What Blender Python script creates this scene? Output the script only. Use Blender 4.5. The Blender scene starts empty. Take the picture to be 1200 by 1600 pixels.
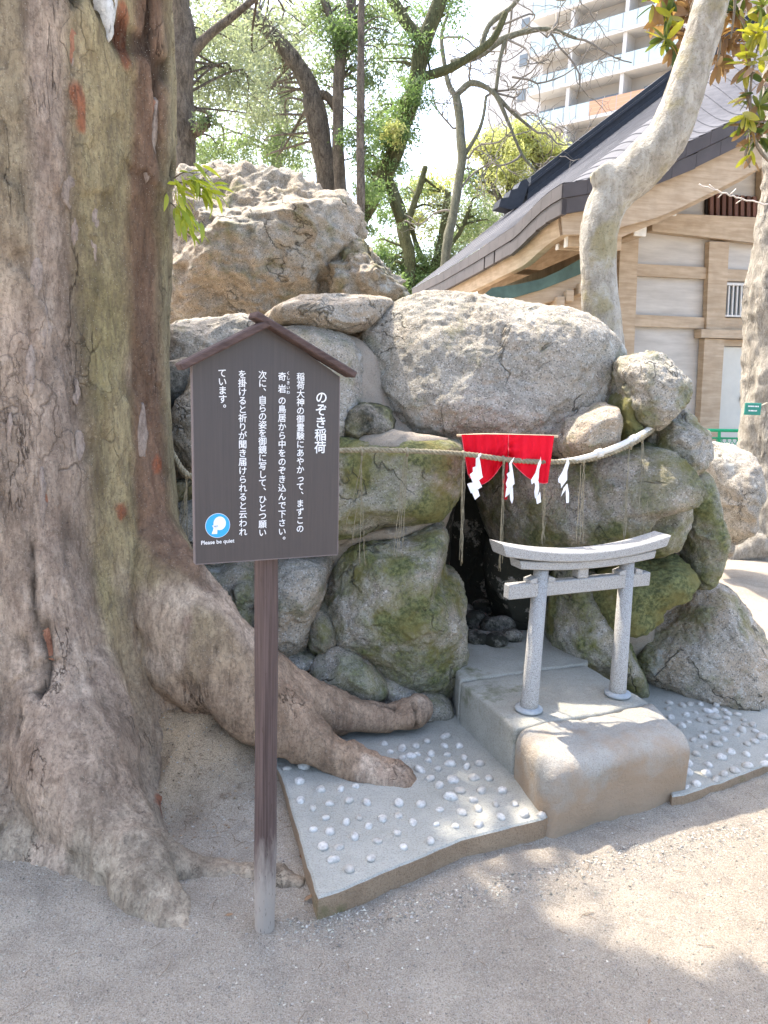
import bpy, math, random
import numpy as np
from math import pi, sin, cos, radians, hypot, atan2, sqrt, exp
from mathutils import Vector, Matrix

# ------------------------------------------------------------------ camera, world, sun, exposure
SC = bpy.context.scene
COL = SC.collection
FPX, PITCH, ROLL, EYE = 1155.0, radians(10.3), 0.03, 1.55
RT = np.array([1, 0, 0.]); FW = np.array([0, cos(PITCH), -sin(PITCH)]); UP = np.array([0, sin(PITCH), cos(PITCH)])
CR = cos(ROLL) * RT + sin(ROLL) * UP; CU = cos(ROLL) * UP - sin(ROLL) * RT
CP = np.array([0, 0, EYE])
cam = bpy.data.objects.new('camera', bpy.data.cameras.new('camera')); COL.objects.link(cam)
M = Matrix.Identity(4)
for i in range(3):
    M[i][0] = CR[i]; M[i][1] = CU[i]; M[i][2] = -FW[i]; M[i][3] = CP[i]
cam.matrix_world = M
cam.data.sensor_fit = 'VERTICAL'; cam.data.sensor_height = 36.0; cam.data.lens = 36.0 * FPX / 1600.0
cam.data.clip_start = 0.05; cam.data.clip_end = 2000
SC.camera = cam

SUN_EL, SUN_AZ = radians(60), np.array([-0.70, 0.714])        # towards the sun
SUN = np.array([SUN_AZ[0] * cos(SUN_EL), SUN_AZ[1] * cos(SUN_EL), sin(SUN_EL)])
W = bpy.data.worlds.new('World'); SC.world = W; W.use_nodes = True
nt = W.node_tree; bg = nt.nodes['Background']
sky = nt.nodes.new('ShaderNodeTexSky'); sky.sky_type = 'NISHITA'; sky.sun_disc = False
sky.sun_elevation = SUN_EL; sky.sun_rotation = atan2(SUN[0], SUN[1])
sky.air_density = 1.0; sky.dust_density = 4.0; sky.ozone_density = 0.6
nt.links.new(sky.outputs[0], bg.inputs[0]); bg.inputs[1].default_value = 0.15
sl = bpy.data.lights.new('sun', 'SUN'); sl.energy = 2.0; sl.angle = radians(0.6); sl.color = (1.0, 0.91, 0.78)
so = bpy.data.objects.new('sun', sl); COL.objects.link(so)
so.rotation_euler = Vector(SUN.tolist()).to_track_quat('Z', 'Y').to_euler(); so.location = (-6, 8, 14)
vs = SC.view_settings; vs.view_transform = 'Standard'; vs.look = 'None'; vs.gamma = 1; vs.use_curve_mapping = False
vs.exposure = 2.32
SC.cycles.max_bounces = 8; SC.cycles.diffuse_bounces = 5; SC.cycles.transparent_max_bounces = 12
SC.cycles.sample_clamp_indirect = 6

# ------------------------------------------------------------------ measuring helpers: world points from known distances
def ray(x, y): return FW + (x - 600) / FPX * CR - (y - 800) / FPX * CU
def at(x, y, Y): d = ray(x, y); return CP + d * Y / d[1]
def gp(x, y, z=0.): d = ray(x, y); return CP + d * (z - EYE) / d[2]
def pl(x, y, p, n): d = ray(x, y); return CP + d * (np.dot(np.array(p) - CP, n) / np.dot(d, n))

# ------------------------------------------------------------------ noise
def _h(ix, iy, iz, s):
    n = (ix * 374761393 + iy * 668265263 + iz * 2147483647 + s * 1274126177) & 0xffffffff
    n = ((n ^ (n >> 13)) * 1274126177) & 0xffffffff
    n = (n ^ (n >> 16)) & 0xffffffff
    return n.astype(np.float64) / 4294967295.0
def vn(p, seed=0):
    i = np.floor(p).astype(np.int64); f = p - i; f = f * f * f * (f * (f * 6 - 15) + 10)
    x, y, z = i[:, 0], i[:, 1], i[:, 2]; r = 0
    for a in (0, 1):
        for b in (0, 1):
            for c in (0, 1):
                w = (f[:, 0] if a else 1 - f[:, 0]) * (f[:, 1] if b else 1 - f[:, 1]) * (f[:, 2] if c else 1 - f[:, 2])
                r = r + w * _h(x + a, y + b, z + c, seed)
    return r * 2 - 1
def fbm(p, o=4, seed=0, g=0.5):
    r = 0; a = 1.0
    for k in range(o):
        r = r + a * vn(p * 2.03 ** k + 13.7 * k, seed + k); a *= g
    return r
def ridge(p, o=3, seed=0):
    r = 0; a = 1.0
    for k in range(o):
        r = r + a * (1 - 2 * np.abs(vn(p * 2.1 ** k + 7.3 * k, seed + k))); a *= .5
    return r
def ss(a, b, x): t = np.clip((x - a) / (b - a), 0, 1); return t * t * (3 - 2 * t)

# ------------------------------------------------------------------ object helpers
ORG = {}
def tag(o, label=None, cat=None, group=None, kind=None):
    if label: o['label'] = label
    if cat: o['category'] = cat
    if group: o['group'] = group
    if kind: o['kind'] = kind
    return o
def link(name, me, loc, parent=None):
    o = bpy.data.objects.new(name, me); COL.objects.link(o)
    loc = np.array(loc, float); ORG[o.name] = loc
    base = ORG[parent.name] if parent else np.zeros(3)
    if parent: o.parent = parent
    o.location = (loc - base).tolist()
    return o
def empty(name, loc, label, cat, group=None):
    o = link(name, None, loc); o.empty_display_size = .1
    return tag(o, label, cat, group)
def mesh(name, V, Fc, mats, parent=None, smooth=True, origin=None, cols=None, mi=None):
    V = np.asarray(V, float); me = bpy.data.meshes.new(name)
    if origin is None: origin = (V.min(0) + V.max(0)) / 2
    L = V - np.array(origin)
    if isinstance(Fc, np.ndarray):
        n, k = Fc.shape
        me.vertices.add(len(L)); me.vertices.foreach_set('co', L.astype(np.float32).ravel())
        me.loops.add(n * k); me.loops.foreach_set('vertex_index', Fc.astype(np.int32).ravel())
        me.polygons.add(n); me.polygons.foreach_set('loop_start', np.arange(0, n * k, k, dtype=np.int32))
        me.update(calc_edges=True)
    else:
        me.from_pydata(L.tolist(), [], Fc); me.update()
    if not isinstance(mats, (list, tuple)): mats = [mats]
    for m in mats: me.materials.append(m)
    if mi is not None: me.polygons.foreach_set('material_index', np.asarray(mi, dtype=np.int32))
    me.polygons.foreach_set('use_smooth', [smooth] * len(me.polygons))
    if cols is not None:
        a = me.color_attributes.new('tone', 'FLOAT_COLOR', 'POINT')
        c = np.ones((len(L), 4), np.float32); c[:, :3] = cols
        a.data.foreach_set('color', c.ravel())
    return link(name, me, origin, parent)
class MB:
    def __init__(s): s.v = []; s.f = []; s.n = 0
    def add(s, V, Fc):
        V = np.asarray(V, float); s.v.append(V); b = s.n
        s.f += [tuple(int(i) + b for i in f) for f in Fc]; s.n += len(V)
        return s
    def box(s, c, sx, sy, sz, ax=None):
        ax = np.eye(3) if ax is None else np.array(ax); c = np.array(c, float)
        P = [c + ax[0] * a * sx / 2 + ax[1] * b * sy / 2 + ax[2] * d * sz / 2 for a in (-1, 1) for b in (-1, 1) for d in (-1, 1)]
        return s.add(P, [(0, 1, 3, 2), (4, 6, 7, 5), (0, 4, 5, 1), (2, 3, 7, 6), (0, 2, 6, 4), (1, 5, 7, 3)])
    def bbox(s, c, sx, sy, sz, ax=None, b=.004):      # box with chamfered edges
        ax = np.eye(3) if ax is None else np.array(ax); c = np.array(c, float); h = np.array([sx, sy, sz]) / 2
        b = min(b, h.min() * .8); P = []
        for a in (-1, 1):
            for d in (-1, 1):
                for e in (-1, 1):
                    q = np.array([a, d, e]) * h
                    for k in range(3):
                        w = np.array([a, d, e]) * (h - b); w[k] = q[k]; P.append(c + w @ ax)
        def vi(a, d, e, k): return ((a > 0) * 4 + (d > 0) * 2 + (e > 0)) * 3 + k
        F_ = []
        for k in range(3):
            i, j = [(1, 2), (2, 0), (0, 1)][k]
            for sg in (-1, 1):
                r = []
                for (p, q) in ((-1, -1), (1, -1), (1, 1), (-1, 1)):
                    t = [0, 0, 0]; t[k] = sg; t[i] = p; t[j] = q; r.append(vi(*t, k))
                F_.append(tuple(r if sg > 0 else r[::-1]))
        for k in range(3):
            i, j = [(1, 2), (2, 0), (0, 1)][k]
            for p in (-1, 1):
                for q in (-1, 1):
                    t = [0, 0, 0]; t[i] = p; t[j] = q; u = t[:]; u[k] = -1; w = t[:]; w[k] = 1
                    r = [vi(*u, i), vi(*w, i), vi(*w, j), vi(*u, j)]
                    F_.append(tuple(r if p * q < 0 else r[::-1]))
        for a in (-1, 1):
            for d in (-1, 1):
                for e in (-1, 1):
                    r = [vi(a, d, e, 0), vi(a, d, e, 1), vi(a, d, e, 2)]
                    F_.append(tuple(r if a * d * e > 0 else r[::-1]))
        return s.add(P, F_)
    def tube(s, pts, rad, n=8, cap=True, ell=1.0):
        pts = np.asarray(pts, float); m = len(pts)
        rad = np.full(m, rad) if np.isscalar(rad) else np.asarray(rad, float)
        T = np.gradient(pts, axis=0); T /= np.linalg.norm(T, axis=1)[:, None] + 1e-12
        u = np.cross(T[0], [0, 0, 1.]);
        if np.linalg.norm(u) < 1e-3: u = np.array([1., 0, 0])
        V = []
        for i in range(m):
            u = u - T[i] * (u @ T[i]); u /= np.linalg.norm(u) + 1e-12; w = np.cross(T[i], u)
            a = np.linspace(0, 2 * pi, n, endpoint=False)
            V.append(pts[i] + rad[i] * (np.cos(a)[:, None] * u + ell * np.sin(a)[:, None] * w))
        F_ = [(i * n + j, i * n + (j + 1) % n, (i + 1) * n + (j + 1) % n, (i + 1) * n + j) for i in range(m - 1) for j in range(n)]
        if cap: F_ += [tuple(range(n - 1, -1, -1)), tuple((m - 1) * n + j for j in range(n))]
        return s.add(np.vstack(V), F_)
    def prism(s, poly, d):                            # poly: list of 3D pts, d: extrusion vector
        P = np.asarray(poly, float); n = len(P)
        return s.add(np.vstack([P, P + np.array(d)]), [tuple(range(n)), tuple(range(2 * n - 1, n - 1, -1))] +
                     [(i, i + n, (i + 1) % n + n, (i + 1) % n) for i in range(n)])
    def grid(s, G_):                                  # G_: (a,b,3) array of points
        a, b, _ = G_.shape
        return s.add(G_.reshape(-1, 3), [(i * b + j, (i + 1) * b + j, (i + 1) * b + j + 1, i * b + j + 1) for i in range(a - 1) for j in range(b - 1)])
    def build(s, name, mat, parent=None, smooth=False, origin=None, cols=None):
        return mesh(name, np.vstack(s.v), s.f, mat, parent, smooth, origin, cols)
def fixn(o):                                          # consistent outward normals
    import bmesh
    bm = bmesh.new(); bm.from_mesh(o.data); bmesh.ops.recalc_face_normals(bm, faces=bm.faces); bm.to_mesh(o.data); bm.free(); return o
def spline(P, n, closed=False):
    P = np.asarray(P, float); m = len(P)
    t = np.linspace(0, m if closed else m - 1, n, endpoint=not closed); R = []
    for x in t:
        i = int(x); f = x - i
        if closed: q = [P[(i + k) % m] for k in (-1, 0, 1, 2)]
        else:
            i = min(i, m - 2); f = x - i; q = [P[max(i - 1, 0)], P[i], P[i + 1], P[min(i + 2, m - 1)]]
        R.append(.5 * (2 * q[1] + (q[2] - q[0]) * f + (2 * q[0] - 5 * q[1] + 4 * q[2] - q[3]) * f * f + (3 * q[1] - q[0] - 3 * q[2] + q[3]) * f ** 3))
    return np.array(R)

# ------------------------------------------------------------------ materials
def sr(r, g, b): return tuple(((c / 255) / 12.92 if c <= 10 else ((c / 255 + .055) / 1.055) ** 2.4) for c in (r, g, b)) + (1,)
class Nod:
    def __init__(s, name):
        s.m = bpy.data.materials.new(name); s.m.use_nodes = True; s.t = s.m.node_tree; s.b = s.t.nodes['Principled BSDF']
        s.b.inputs['Roughness'].default_value = .85; s.pos = s.t.nodes.new('ShaderNodeNewGeometry').outputs['Position']
        s.nrm = s.t.nodes[-1].outputs['Normal']
    def mapv(s, sc, v=None):
        n = s.t.nodes.new('ShaderNodeVectorMath'); n.operation = 'MULTIPLY'; s.t.links.new(v or s.pos, n.inputs[0]); n.inputs[1].default_value = sc; return n.outputs[0]
    def noise(s, sc, det=4, rough=.55, v=None, dist=0):
        n = s.t.nodes.new('ShaderNodeTexNoise'); n.inputs['Scale'].default_value = sc; n.inputs['Detail'].default_value = det
        n.inputs['Roughness'].default_value = rough; n.inputs['Distortion'].default_value = dist; s.t.links.new(v or s.pos, n.inputs['Vector']); return n.outputs['Fac']
    def vor(s, sc, v=None, feat='F1', out='Distance', rnd=1):
        n = s.t.nodes.new('ShaderNodeTexVoronoi'); n.feature = feat; n.inputs['Scale'].default_value = sc; n.inputs['Randomness'].default_value = rnd
        s.t.links.new(v or s.pos, n.inputs['Vector']); return n.outputs[out]
    def ramp(s, f, *st, interp='LINEAR'):
        n = s.t.nodes.new('ShaderNodeValToRGB'); r = n.color_ramp; r.interpolation = interp
        while len(r.elements) < len(st): r.elements.new(.5)
        for e, (p, c) in zip(r.elements, st):
            e.position = p; e.color = (c, c, c, 1) if isinstance(c, (int, float)) else c
        s.t.links.new(f, n.inputs[0]); return n.outputs[0]
    def mix(s, f, a, b, mode='MIX'):
        n = s.t.nodes.new('ShaderNodeMix'); n.data_type = 'RGBA'; n.blend_type = mode; n.clamp_factor = True
        for i, x in ((0, f), (6, a), (7, b)):
            if hasattr(x, 'is_linked'): s.t.links.new(x, n.inputs[i])
            else: n.inputs[i].default_value = x
        return n.outputs[2]
    def math(s, op, a, b=0., c=None, clamp=False):
        n = s.t.nodes.new('ShaderNodeMath'); n.operation = op; n.use_clamp = clamp
        for i, x in enumerate((a, b) + ((c,) if c is not None else ())):
            if hasattr(x, 'is_linked'): s.t.links.new(x, n.inputs[i])
            else: n.inputs[i].default_value = x
        return n.outputs[0]
    def attr(s, name, typ='GEOMETRY', out='Fac'):
        n = s.t.nodes.new('ShaderNodeAttribute'); n.attribute_type = typ; n.attribute_name = name; return n.outputs[out]
    def sep(s, v, k):
        n = s.t.nodes.new('ShaderNodeSeparateXYZ'); s.t.links.new(v, n.inputs[0]); return n.outputs[k]
    def bump(s, h, dist=.01, st=1., nrm=None):
        n = s.t.nodes.new('ShaderNodeBump'); n.inputs['Distance'].default_value = dist; n.inputs['Strength'].default_value = st
        s.t.links.new(h, n.inputs['Height'])
        if nrm is not None: s.t.links.new(nrm, n.inputs['Normal'])
        return n.outputs[0]
    def done(s, col=None, nrm=None, rough=None, spec=.3):
        if col is not None:
            if hasattr(col, 'is_linked'): s.t.links.new(col, s.b.inputs['Base Color'])
            else: s.b.inputs['Base Color'].default_value = col
        if nrm is not None: s.t.links.new(nrm, s.b.inputs['Normal'])
        if rough is not None:
            if hasattr(rough, 'is_linked'): s.t.links.new(rough, s.b.inputs['Roughness'])
            else: s.b.inputs['Roughness'].default_value = rough
        s.b.inputs['Specular IOR Level'].default_value = spec
        return s.m

def m_granite():
    n = Nod('granite_rock')
    big = n.noise(3.1, 5); mid = n.noise(14, 5, .65); fin = n.noise(120, 3, .7); sp = n.vor(190, out='Color')
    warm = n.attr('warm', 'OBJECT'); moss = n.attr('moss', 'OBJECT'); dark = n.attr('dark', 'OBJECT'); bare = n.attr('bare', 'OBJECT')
    c = n.mix(n.ramp(mid, (.35, 0.), (.68, 1.)), (.23, .215, .18, 1), (.43, .40, .34, 1))
    wm = n.math('MULTIPLY', n.ramp(big, (.40, .15), (.58, 1.)), warm, clamp=True)
    c = n.mix(wm, c, (.40, .315, .225, 1))
    c = n.mix(n.math('MULTIPLY', n.ramp(n.sep(sp, 0), (.80, 0.), (.93, 1.)), .45), c, (.62, .60, .56, 1))
    c = n.mix(n.math('MULTIPLY', n.ramp(n.sep(sp, 1), (.78, 0.), (.92, 1.)), .6), c, (.055, .055, .05, 1))
    c = n.mix(n.ramp(fin, (.52, 0.), (.72, .5)), c, (.15, .145, .12, 1))
    lich = n.ramp(n.noise(5.5, 6, .7), (.60, 0.), (.66, 1.))
    c = n.mix(n.math('MULTIPLY', lich, .55), c, (.47, .475, .44, 1))
    # moss where the stone stays damp
    mz = n.noise(4.3, 7, .68, dist=.3)
    mm = n.math('ADD', mz, n.math('MULTIPLY', moss, .42))
    mk = n.ramp(mm, (.60, 0.), (.80, 1.))
    mc = n.mix(n.ramp(n.noise(60, 5, .7), (.4, 0.), (.62, 1.)), (.085, .095, .04, 1), (.23, .235, .095, 1))
    mc = n.mix(n.ramp(n.noise(7, 3), (.45, 0.), (.62, .8)), mc, (.20, .175, .06, 1))
    c = n.mix(n.math('MULTIPLY', mk, n.ramp(moss, (.0, 0.), (.12, 1.))), c, mc)
    grime_shade = n.ramp(n.noise(6.5, 6, .7), (.40, 1.), (.62, 0.))
    c = n.mix(n.math('MULTIPLY', grime_shade, dark, clamp=True), c, (.035, .035, .026, 1))  # blotchy darkening; on the chamber stones it paints cave shade into the colour
    ck = n.ramp(n.math('ABSOLUTE', n.math('SUBTRACT', n.noise(1.9, 5, .55, dist=.6), .5)), (.0, 1.), (.007, 0.)); ck = n.math('MULTIPLY', ck, n.ramp(n.noise(2.3, 2), (.5, 0.), (.56, 1.)))
    c = n.mix(n.math('MULTIPLY', ck, .75), c, (.06, .055, .04, 1))
    mh = n.math('MULTIPLY', n.math('MULTIPLY', mk, n.ramp(moss, (.0, 0.), (.12, 1.))), n.noise(70, 5, .75))
    h = n.math('ADD', n.math('MULTIPLY', n.noise(38, 5, .7), 1.), n.math('MULTIPLY', n.noise(150, 3, .7), .55))
    h = n.math('SUBTRACT', n.math('ADD', h, n.math('MULTIPLY', mh, 1.5)), n.math('MULTIPLY', ck, 1.2))
    return n.done(c, n.bump(h, .010, .9), .92, .25)
def m_flat(name, col, rough=.8, var=.12, sc=20, bump=.0, bsc=200, spec=.3, metal=0):
    n = Nod(name); d = tuple(x * (1 - var) for x in col[:3]) + (1,); u = tuple(min(1, x * (1 + var)) for x in col[:3]) + (1,)
    c = n.mix(n.ramp(n.noise(sc, 5, .6), (.3, 0.), (.7, 1.)), d, u)
    nr = n.bump(n.noise(bsc, 3, .6), bump) if bump else None
    n.b.inputs['Metallic'].default_value = metal
    return n.done(c, nr, rough, spec)
def m_wood(name, a, b, axis_scale=(3, 60, 60), rough=.6, bump=.001, tone=False):
    n = Nod(name); v = n.mapv(axis_scale); g = n.noise(1.0, 5, .6, v=v)
    c = n.mix(n.ramp(g, (.35, 0.), (.65, 1.)), a, b)
    c = n.mix(n.ramp(n.noise(6, 4), (.4, 0.), (.7, .35)), c, tuple(x * .7 for x in a[:3]) + (1,))
    return n.done(c, n.bump(g, bump), rough, .3)
def m_concrete(name, a, b, warm=None, moss=0.):
    n = Nod(name); c = n.mix(n.ramp(n.noise(5, 6, .65), (.35, 0.), (.65, 1.)), a, b)
    f = n.noise(170, 4, .75); c = n.mix(n.ramp(f, (.50, 0.), (.68, .6)), c, tuple(x * .45 for x in a[:3]) + (1,))
    c = n.mix(n.ramp(n.vor(230, out='Distance'), (.0, .5), (.22, 0.)), c, (.5, .49, .46, 1))
    if warm:
        z = n.sep(n.pos, 2)
        k = n.math('ADD', n.noise(6, 5, .6), n.math('MULTIPLY', z, -1.5))
        c = n.mix(n.ramp(k, (.10, 0.), (.36, .95)), c, warm)
    if moss:
        k = n.ramp(n.noise(3.5, 7, .7), (.60 - moss, 0.), (.72 - moss, .8)); c = n.mix(k, c, (.11, .12, .04, 1))
    h = n.math('ADD', n.noise(60, 4, .65), n.math('MULTIPLY', n.noise(260, 3, .7), .6))
    return n.done(c, n.bump(h, .008, 1.), .93, .2)
def m_ground():
    n = Nod('packed_sand'); t = n.attr('tone', out='Color')
    big = n.noise(1.7, 6, .6); c = n.mix(n.ramp(big, (.38, 0.), (.62, 1.)), (.43, .365, .29, 1), (.50, .435, .35, 1))
    c = n.mix(n.ramp(n.noise(9, 6, .7), (.45, 0.), (.68, .55)), c, (.27, .235, .19, 1))
    g = n.vor(330, out='Color'); gd = n.vor(330)
    c = n.mix(n.math('MULTIPLY', n.ramp(n.sep(g, 0), (.72, 0.), (.9, 1.)), n.ramp(gd, (.3, 1.), (.5, 0.))), c, (.55, .53, .48, 1))
    c = n.mix(n.math('MULTIPLY', n.ramp(n.sep(g, 1), (.74, 0.), (.9, .9)), n.ramp(gd, (.3, 1.), (.5, 0.))), c, (.12, .105, .09, 1))
    f1 = n.noise(210, 4, .75); c = n.mix(n.ramp(f1, (.52, 0.), (.66, .75)), c, (.16, .135, .11, 1)); c = n.mix(n.ramp(f1, (.32, .8), (.46, 0.)), c, (.60, .57, .51, 1))
    c = n.mix(n.ramp(n.noise(38, 5, .75), (.56, 0.), (.70, .45)), c, (.22, .19, .155, 1))
    c = n.mix(1., c, t, 'MULTIPLY')
    h = n.math('ADD', n.noise(45, 6, .75), n.math('MULTIPLY', f1, 1.1))
    return n.done(c, n.bump(h, .011, 1.), .95, .2)
def m_bark(name, a, b, crack, vs=(16, 16, 5), tone=True, bump=.012, speck=True, plates=1.):
    n = Nod(name); v = n.mapv(vs)
    f = n.noise(1.3, 7, .68, v=v, dist=.35); fine = n.noise(95, 5, .75)
    c = n.mix(n.ramp(f, (.36, 0.), (.66, 1.)), a, b)
    c = n.mix(n.ramp(fine, (.50, 0.), (.68, .65)), c, tuple(x * .42 for x in a[:3]) + (1,))
    c = n.mix(n.ramp(n.noise(24, 5, .7), (.55, 0.), (.7, .35)), c, tuple(min(1, x * 1.35) for x in b[:3]) + (1,))
    wv = n.t.nodes.new('ShaderNodeVectorMath'); wv.operation = 'ADD'; nz = n.t.nodes.new('ShaderNodeTexNoise'); nz.inputs['Scale'].default_value = 9; nz.inputs['Detail'].default_value = 5
    n.t.links.new(n.pos, nz.inputs['Vector']); sc = n.mapv((.09, .09, .12), nz.outputs['Color']); n.t.links.new(n.pos, wv.inputs[0]); n.t.links.new(sc, wv.inputs[1])
    pv = n.mapv((17, 17, 5.5), wv.outputs[0]); cell = n.vor(1., v=pv, out='Color'); edge = n.vor(1., v=pv, feat='DISTANCE_TO_EDGE')
    on = n.ramp(n.sep(cell, 0), (.60, 0.), (.62, 1.)); on = n.math('MULTIPLY', on, n.ramp(n.noise(1.7, 3), (.44, .25), (.56, 1.)))
    on = n.math('MULTIPLY', on, n.math('MULTIPLY', n.ramp(n.sep(n.pos, 2), (.35, .12), (.95, .75)), plates)); c = n.mix(n.math('MULTIPLY', on, n.math('MULTIPLY', n.sep(cell, 1), .55)), c, tuple(min(1, x * 1.25) for x in b[:3]) + (1,))
    rim = n.math('MULTIPLY', n.ramp(edge, (.0, 1.), (.05, 0.)), on); c = n.mix(n.math('MULTIPLY', rim, .8), c, crack)
    if tone: c = n.mix(1., c, n.attr('tone', out='Color'), 'MULTIPLY')
    cr = n.ramp(n.math('ABSOLUTE', n.math('SUBTRACT', n.noise(1., 5, .6, v=n.mapv((16, 16, 2.0))), .5)), (.0, 1.), (.016, 0.))
    msk = n.ramp(n.noise(1., 4, .6, v=n.mapv((5, 5, 1.6))), (.55, 0.), (.62, .9)); cr = n.math('MULTIPLY', cr, msk)
    gr = n.noise(1., 6, .75, v=n.mapv((75, 75, 24))); c = n.mix(n.ramp(gr, (.47, 0.), (.62, .5)), c, tuple(x * .5 for x in a[:3]) + (1,))
    c = n.mix(n.math('MULTIPLY', cr, .8), c, crack)
    if speck:
        s_ = n.ramp(n.vor(95), (.05, 1.), (.16, 0.)); c = n.mix(n.math('MULTIPLY', s_, .6), c, (.60, .56, .48, 1))
    h = n.math('SUBTRACT', n.math('ADD', n.math('ADD', f, n.math('MULTIPLY', fine, .6)), n.math('MULTIPLY', gr, .8)), n.math('MULTIPLY', cr, .9))
    h = n.math('ADD', h, n.math('MULTIPLY', on, .55)); h = n.math('SUBTRACT', h, n.math('MULTIPLY', rim, .5))
    return n.done(c, n.bump(h, bump, 1.), .93, .2)
def m_leaf(name, a, b, trans=.35, rough=.45, back=None):
    n = Nod(name); t = n.attr('tone'); c = n.mix(t, a, b)
    if back:
        g = n.t.nodes[1] if False else n.t.nodes.new('ShaderNodeNewGeometry'); c = n.mix(g.outputs['Backfacing'], c, back)
    n.done(c, None, rough, .4)
    tr = n.t.nodes.new('ShaderNodeBsdfTranslucent'); mx = n.t.nodes.new('ShaderNodeMixShader'); out = n.t.nodes['Material Output']
    cc = n.mix(1., c, (1.35, 1.42, .9, 1), 'MULTIPLY')
    n.t.links.new(cc, tr.inputs[0]); mx.inputs[0].default_value = trans
    n.t.links.new(n.b.outputs[0], mx.inputs[1]); n.t.links.new(tr.outputs[0], mx.inputs[2]); n.t.links.new(mx.outputs[0], out.inputs[0])
    return n.m
GRAN = m_granite()
MORT = m_concrete('rock_mortar', (.33, .28, .22, 1), (.42, .36, .29, 1))
CONC = m_concrete('grey_concrete', (.35, .335, .285, 1), (.46, .44, .38, 1), moss=.03)
CONC2 = m_concrete('step_concrete', (.36, .33, .28, 1), (.44, .41, .36, 1), warm=(.36, .265, .18, 1))
SLABM = m_concrete('paving_concrete', (.37, .365, .32, 1), (.47, .46, .41, 1), moss=-.02)
SLABE = m_concrete('paving_edge', (.28, .195, .125, 1), (.40, .29, .19, 1), moss=.01)
GRD = m_ground()
BARK = m_bark('great_tree_bark', (.27, .205, .155, 1), (.50, .405, .315, 1), (.045, .028, .02, 1))

# ================================================================== GROUND
def axis(a, b, fine, far):
    c = np.arange(a, b, fine); s = fine; L = [c[0]]; 
    while L[-1] > -far: s *= 1.25; L.append(L[-1] - s)
    R = [c[-1]]; s = fine
    while R[-1] < far: s *= 1.25; R.append(R[-1] + s)
    return np.array(L[::-1][:-1] + list(c) + R[1:])
def gheight(x, y):
    p = np.stack([x, y, 0 * x], 1)
    z = .012 * fbm(p * 1.3, 3, 5) * (np.abs(x) < 12) + .004 * fbm(p * 9, 3, 9) * (np.hypot(x, y) < 8)
    z = z + .36 * ss(2.28, 2.80, y) * np.exp(-((x + .92) / .42) ** 4) * ss(3.9, 3.1, y)
    z = z + .05 * np.exp(-(((x + 1.35) / .45) ** 2 + ((y - 2.1) / .35) ** 2))
    p2 = np.stack([x, y, 0 * x], 1); k = np.exp(-(((x + .9) / .5) ** 2 + ((y - 2.75) / .5) ** 2) ** 2); z = z + k * (.035 * ridge(p2 * 6, 4, 3) + .020 * fbm(p2 * 20, 4, 6))
    z = z + .0035 * fbm(p2 * 30, 3, 16) * (np.hypot(x, y) < 5)
    z = z - .02 * ss(2.6, 1.9, y) * ss(-.3, 0, x)
    return z
gx, gy = axis(-2.2, 2.4, .022, 420), axis(.7, 4.0, .022, 420)
X, Y = np.meshgrid(gx, gy, indexing='ij'); x, y = X.ravel(), Y.ravel(); z = gheight(x, y)
near = (np.hypot(x + 1.0, y - 3.0) < .9)

soil = np.exp(-(((x + .9) / .52) ** 2 + ((y - 2.8) / .52) ** 2) ** 2)
w2 = ss(-.1, 1., fbm(np.stack([x, y, 0 * x], 1) * 1.1 + 3, 3, 21)) * .5
so2 = soil * .28 * fbm(np.stack([x, y, z * 2], 1) * 7, 4, 55); soil = soil * (1 + .5 * ss(0, .5, so2))
tone = np.stack([1 + .36 * soil + .04 * w2, 1 + .12 * soil - .0 * w2, 1 - .14 * soil - .06 * w2], 1)
a, b = len(gx), len(gy); I = np.arange(a * b).reshape(a, b)
Fg = np.stack([I[:-1, :-1], I[1:, :-1], I[1:, 1:], I[:-1, 1:]], -1).reshape(-1, 4)
tone = tone * (1 + np.minimum(so2, .06))[:, None]
tag(mesh('ground', np.stack([x, y, z], 1), Fg, GRD, cols=tone, origin=(0, 0, 0)), kind='structure')

def scatter(name, n, regionf, smin, smax, mat, flat=.6, seed=1, tilt=.5):
    r = np.random.RandomState(seed); pts = []
    P = regionf(r, n); x, y = P[:, 0], P[:, 1]; z = gheight(x, y); m = len(P)
    base = np.array([[1, 0, 0], [-.5, .86, 0], [-.5, -.86, 0], [0, 0, .9], [.3, .2, -.5]], float)
    V = base[None] + r.normal(0, .22, (m, 5, 3)); s = smin + (smax - smin) * r.rand(m) ** 3
    an = r.rand(m) * 2 * pi; c, q = np.cos(an), np.sin(an)
    V = V * s[:, None, None]; V[:, :, 2] *= flat
    V = np.stack([V[:, :, 0] * c[:, None] - V[:, :, 1] * q[:, None], V[:, :, 0] * q[:, None] + V[:, :, 1] * c[:, None], V[:, :, 2]], 2)
    V += np.stack([x, y, z + s * .15], 1)[:, None]
    tri = np.array([[0, 1, 3], [1, 2, 3], [2, 0, 3], [1, 0, 4], [2, 1, 4], [0, 2, 4]])
    F_ = (np.arange(m)[:, None, None] * 5 + tri[None]).reshape(-1, 3)
    t = .45 + 1.1 * r.rand(m); cols = np.repeat(np.stack([t, t * (.95 + .05 * r.rand(m)), t * (.88 + .1 * r.rand(m))], 1), 5, 0)
    return tag(mesh(name, V.reshape(-1, 3), F_, mat, cols=cols, smooth=False), kind='stuff')
gm = Nod('grit'); GRIT = gm.done(gm.mix(1., (.36, .34, .30, 1), gm.attr('tone', out='Color'), 'MULTIPLY'), None, .9, .2)
def reg1(r, n):
    y = .85 + 3.3 * r.rand(n) ** 1.3; x = -1.9 + 4.4 * r.rand(n); return np.stack([x, y], 1)
tag(scatter('gravel', 70000, reg1, .0014, .0050, GRIT, seed=4), 'fine pale grit scattered over the packed sandy ground', 'gravel')
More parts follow.
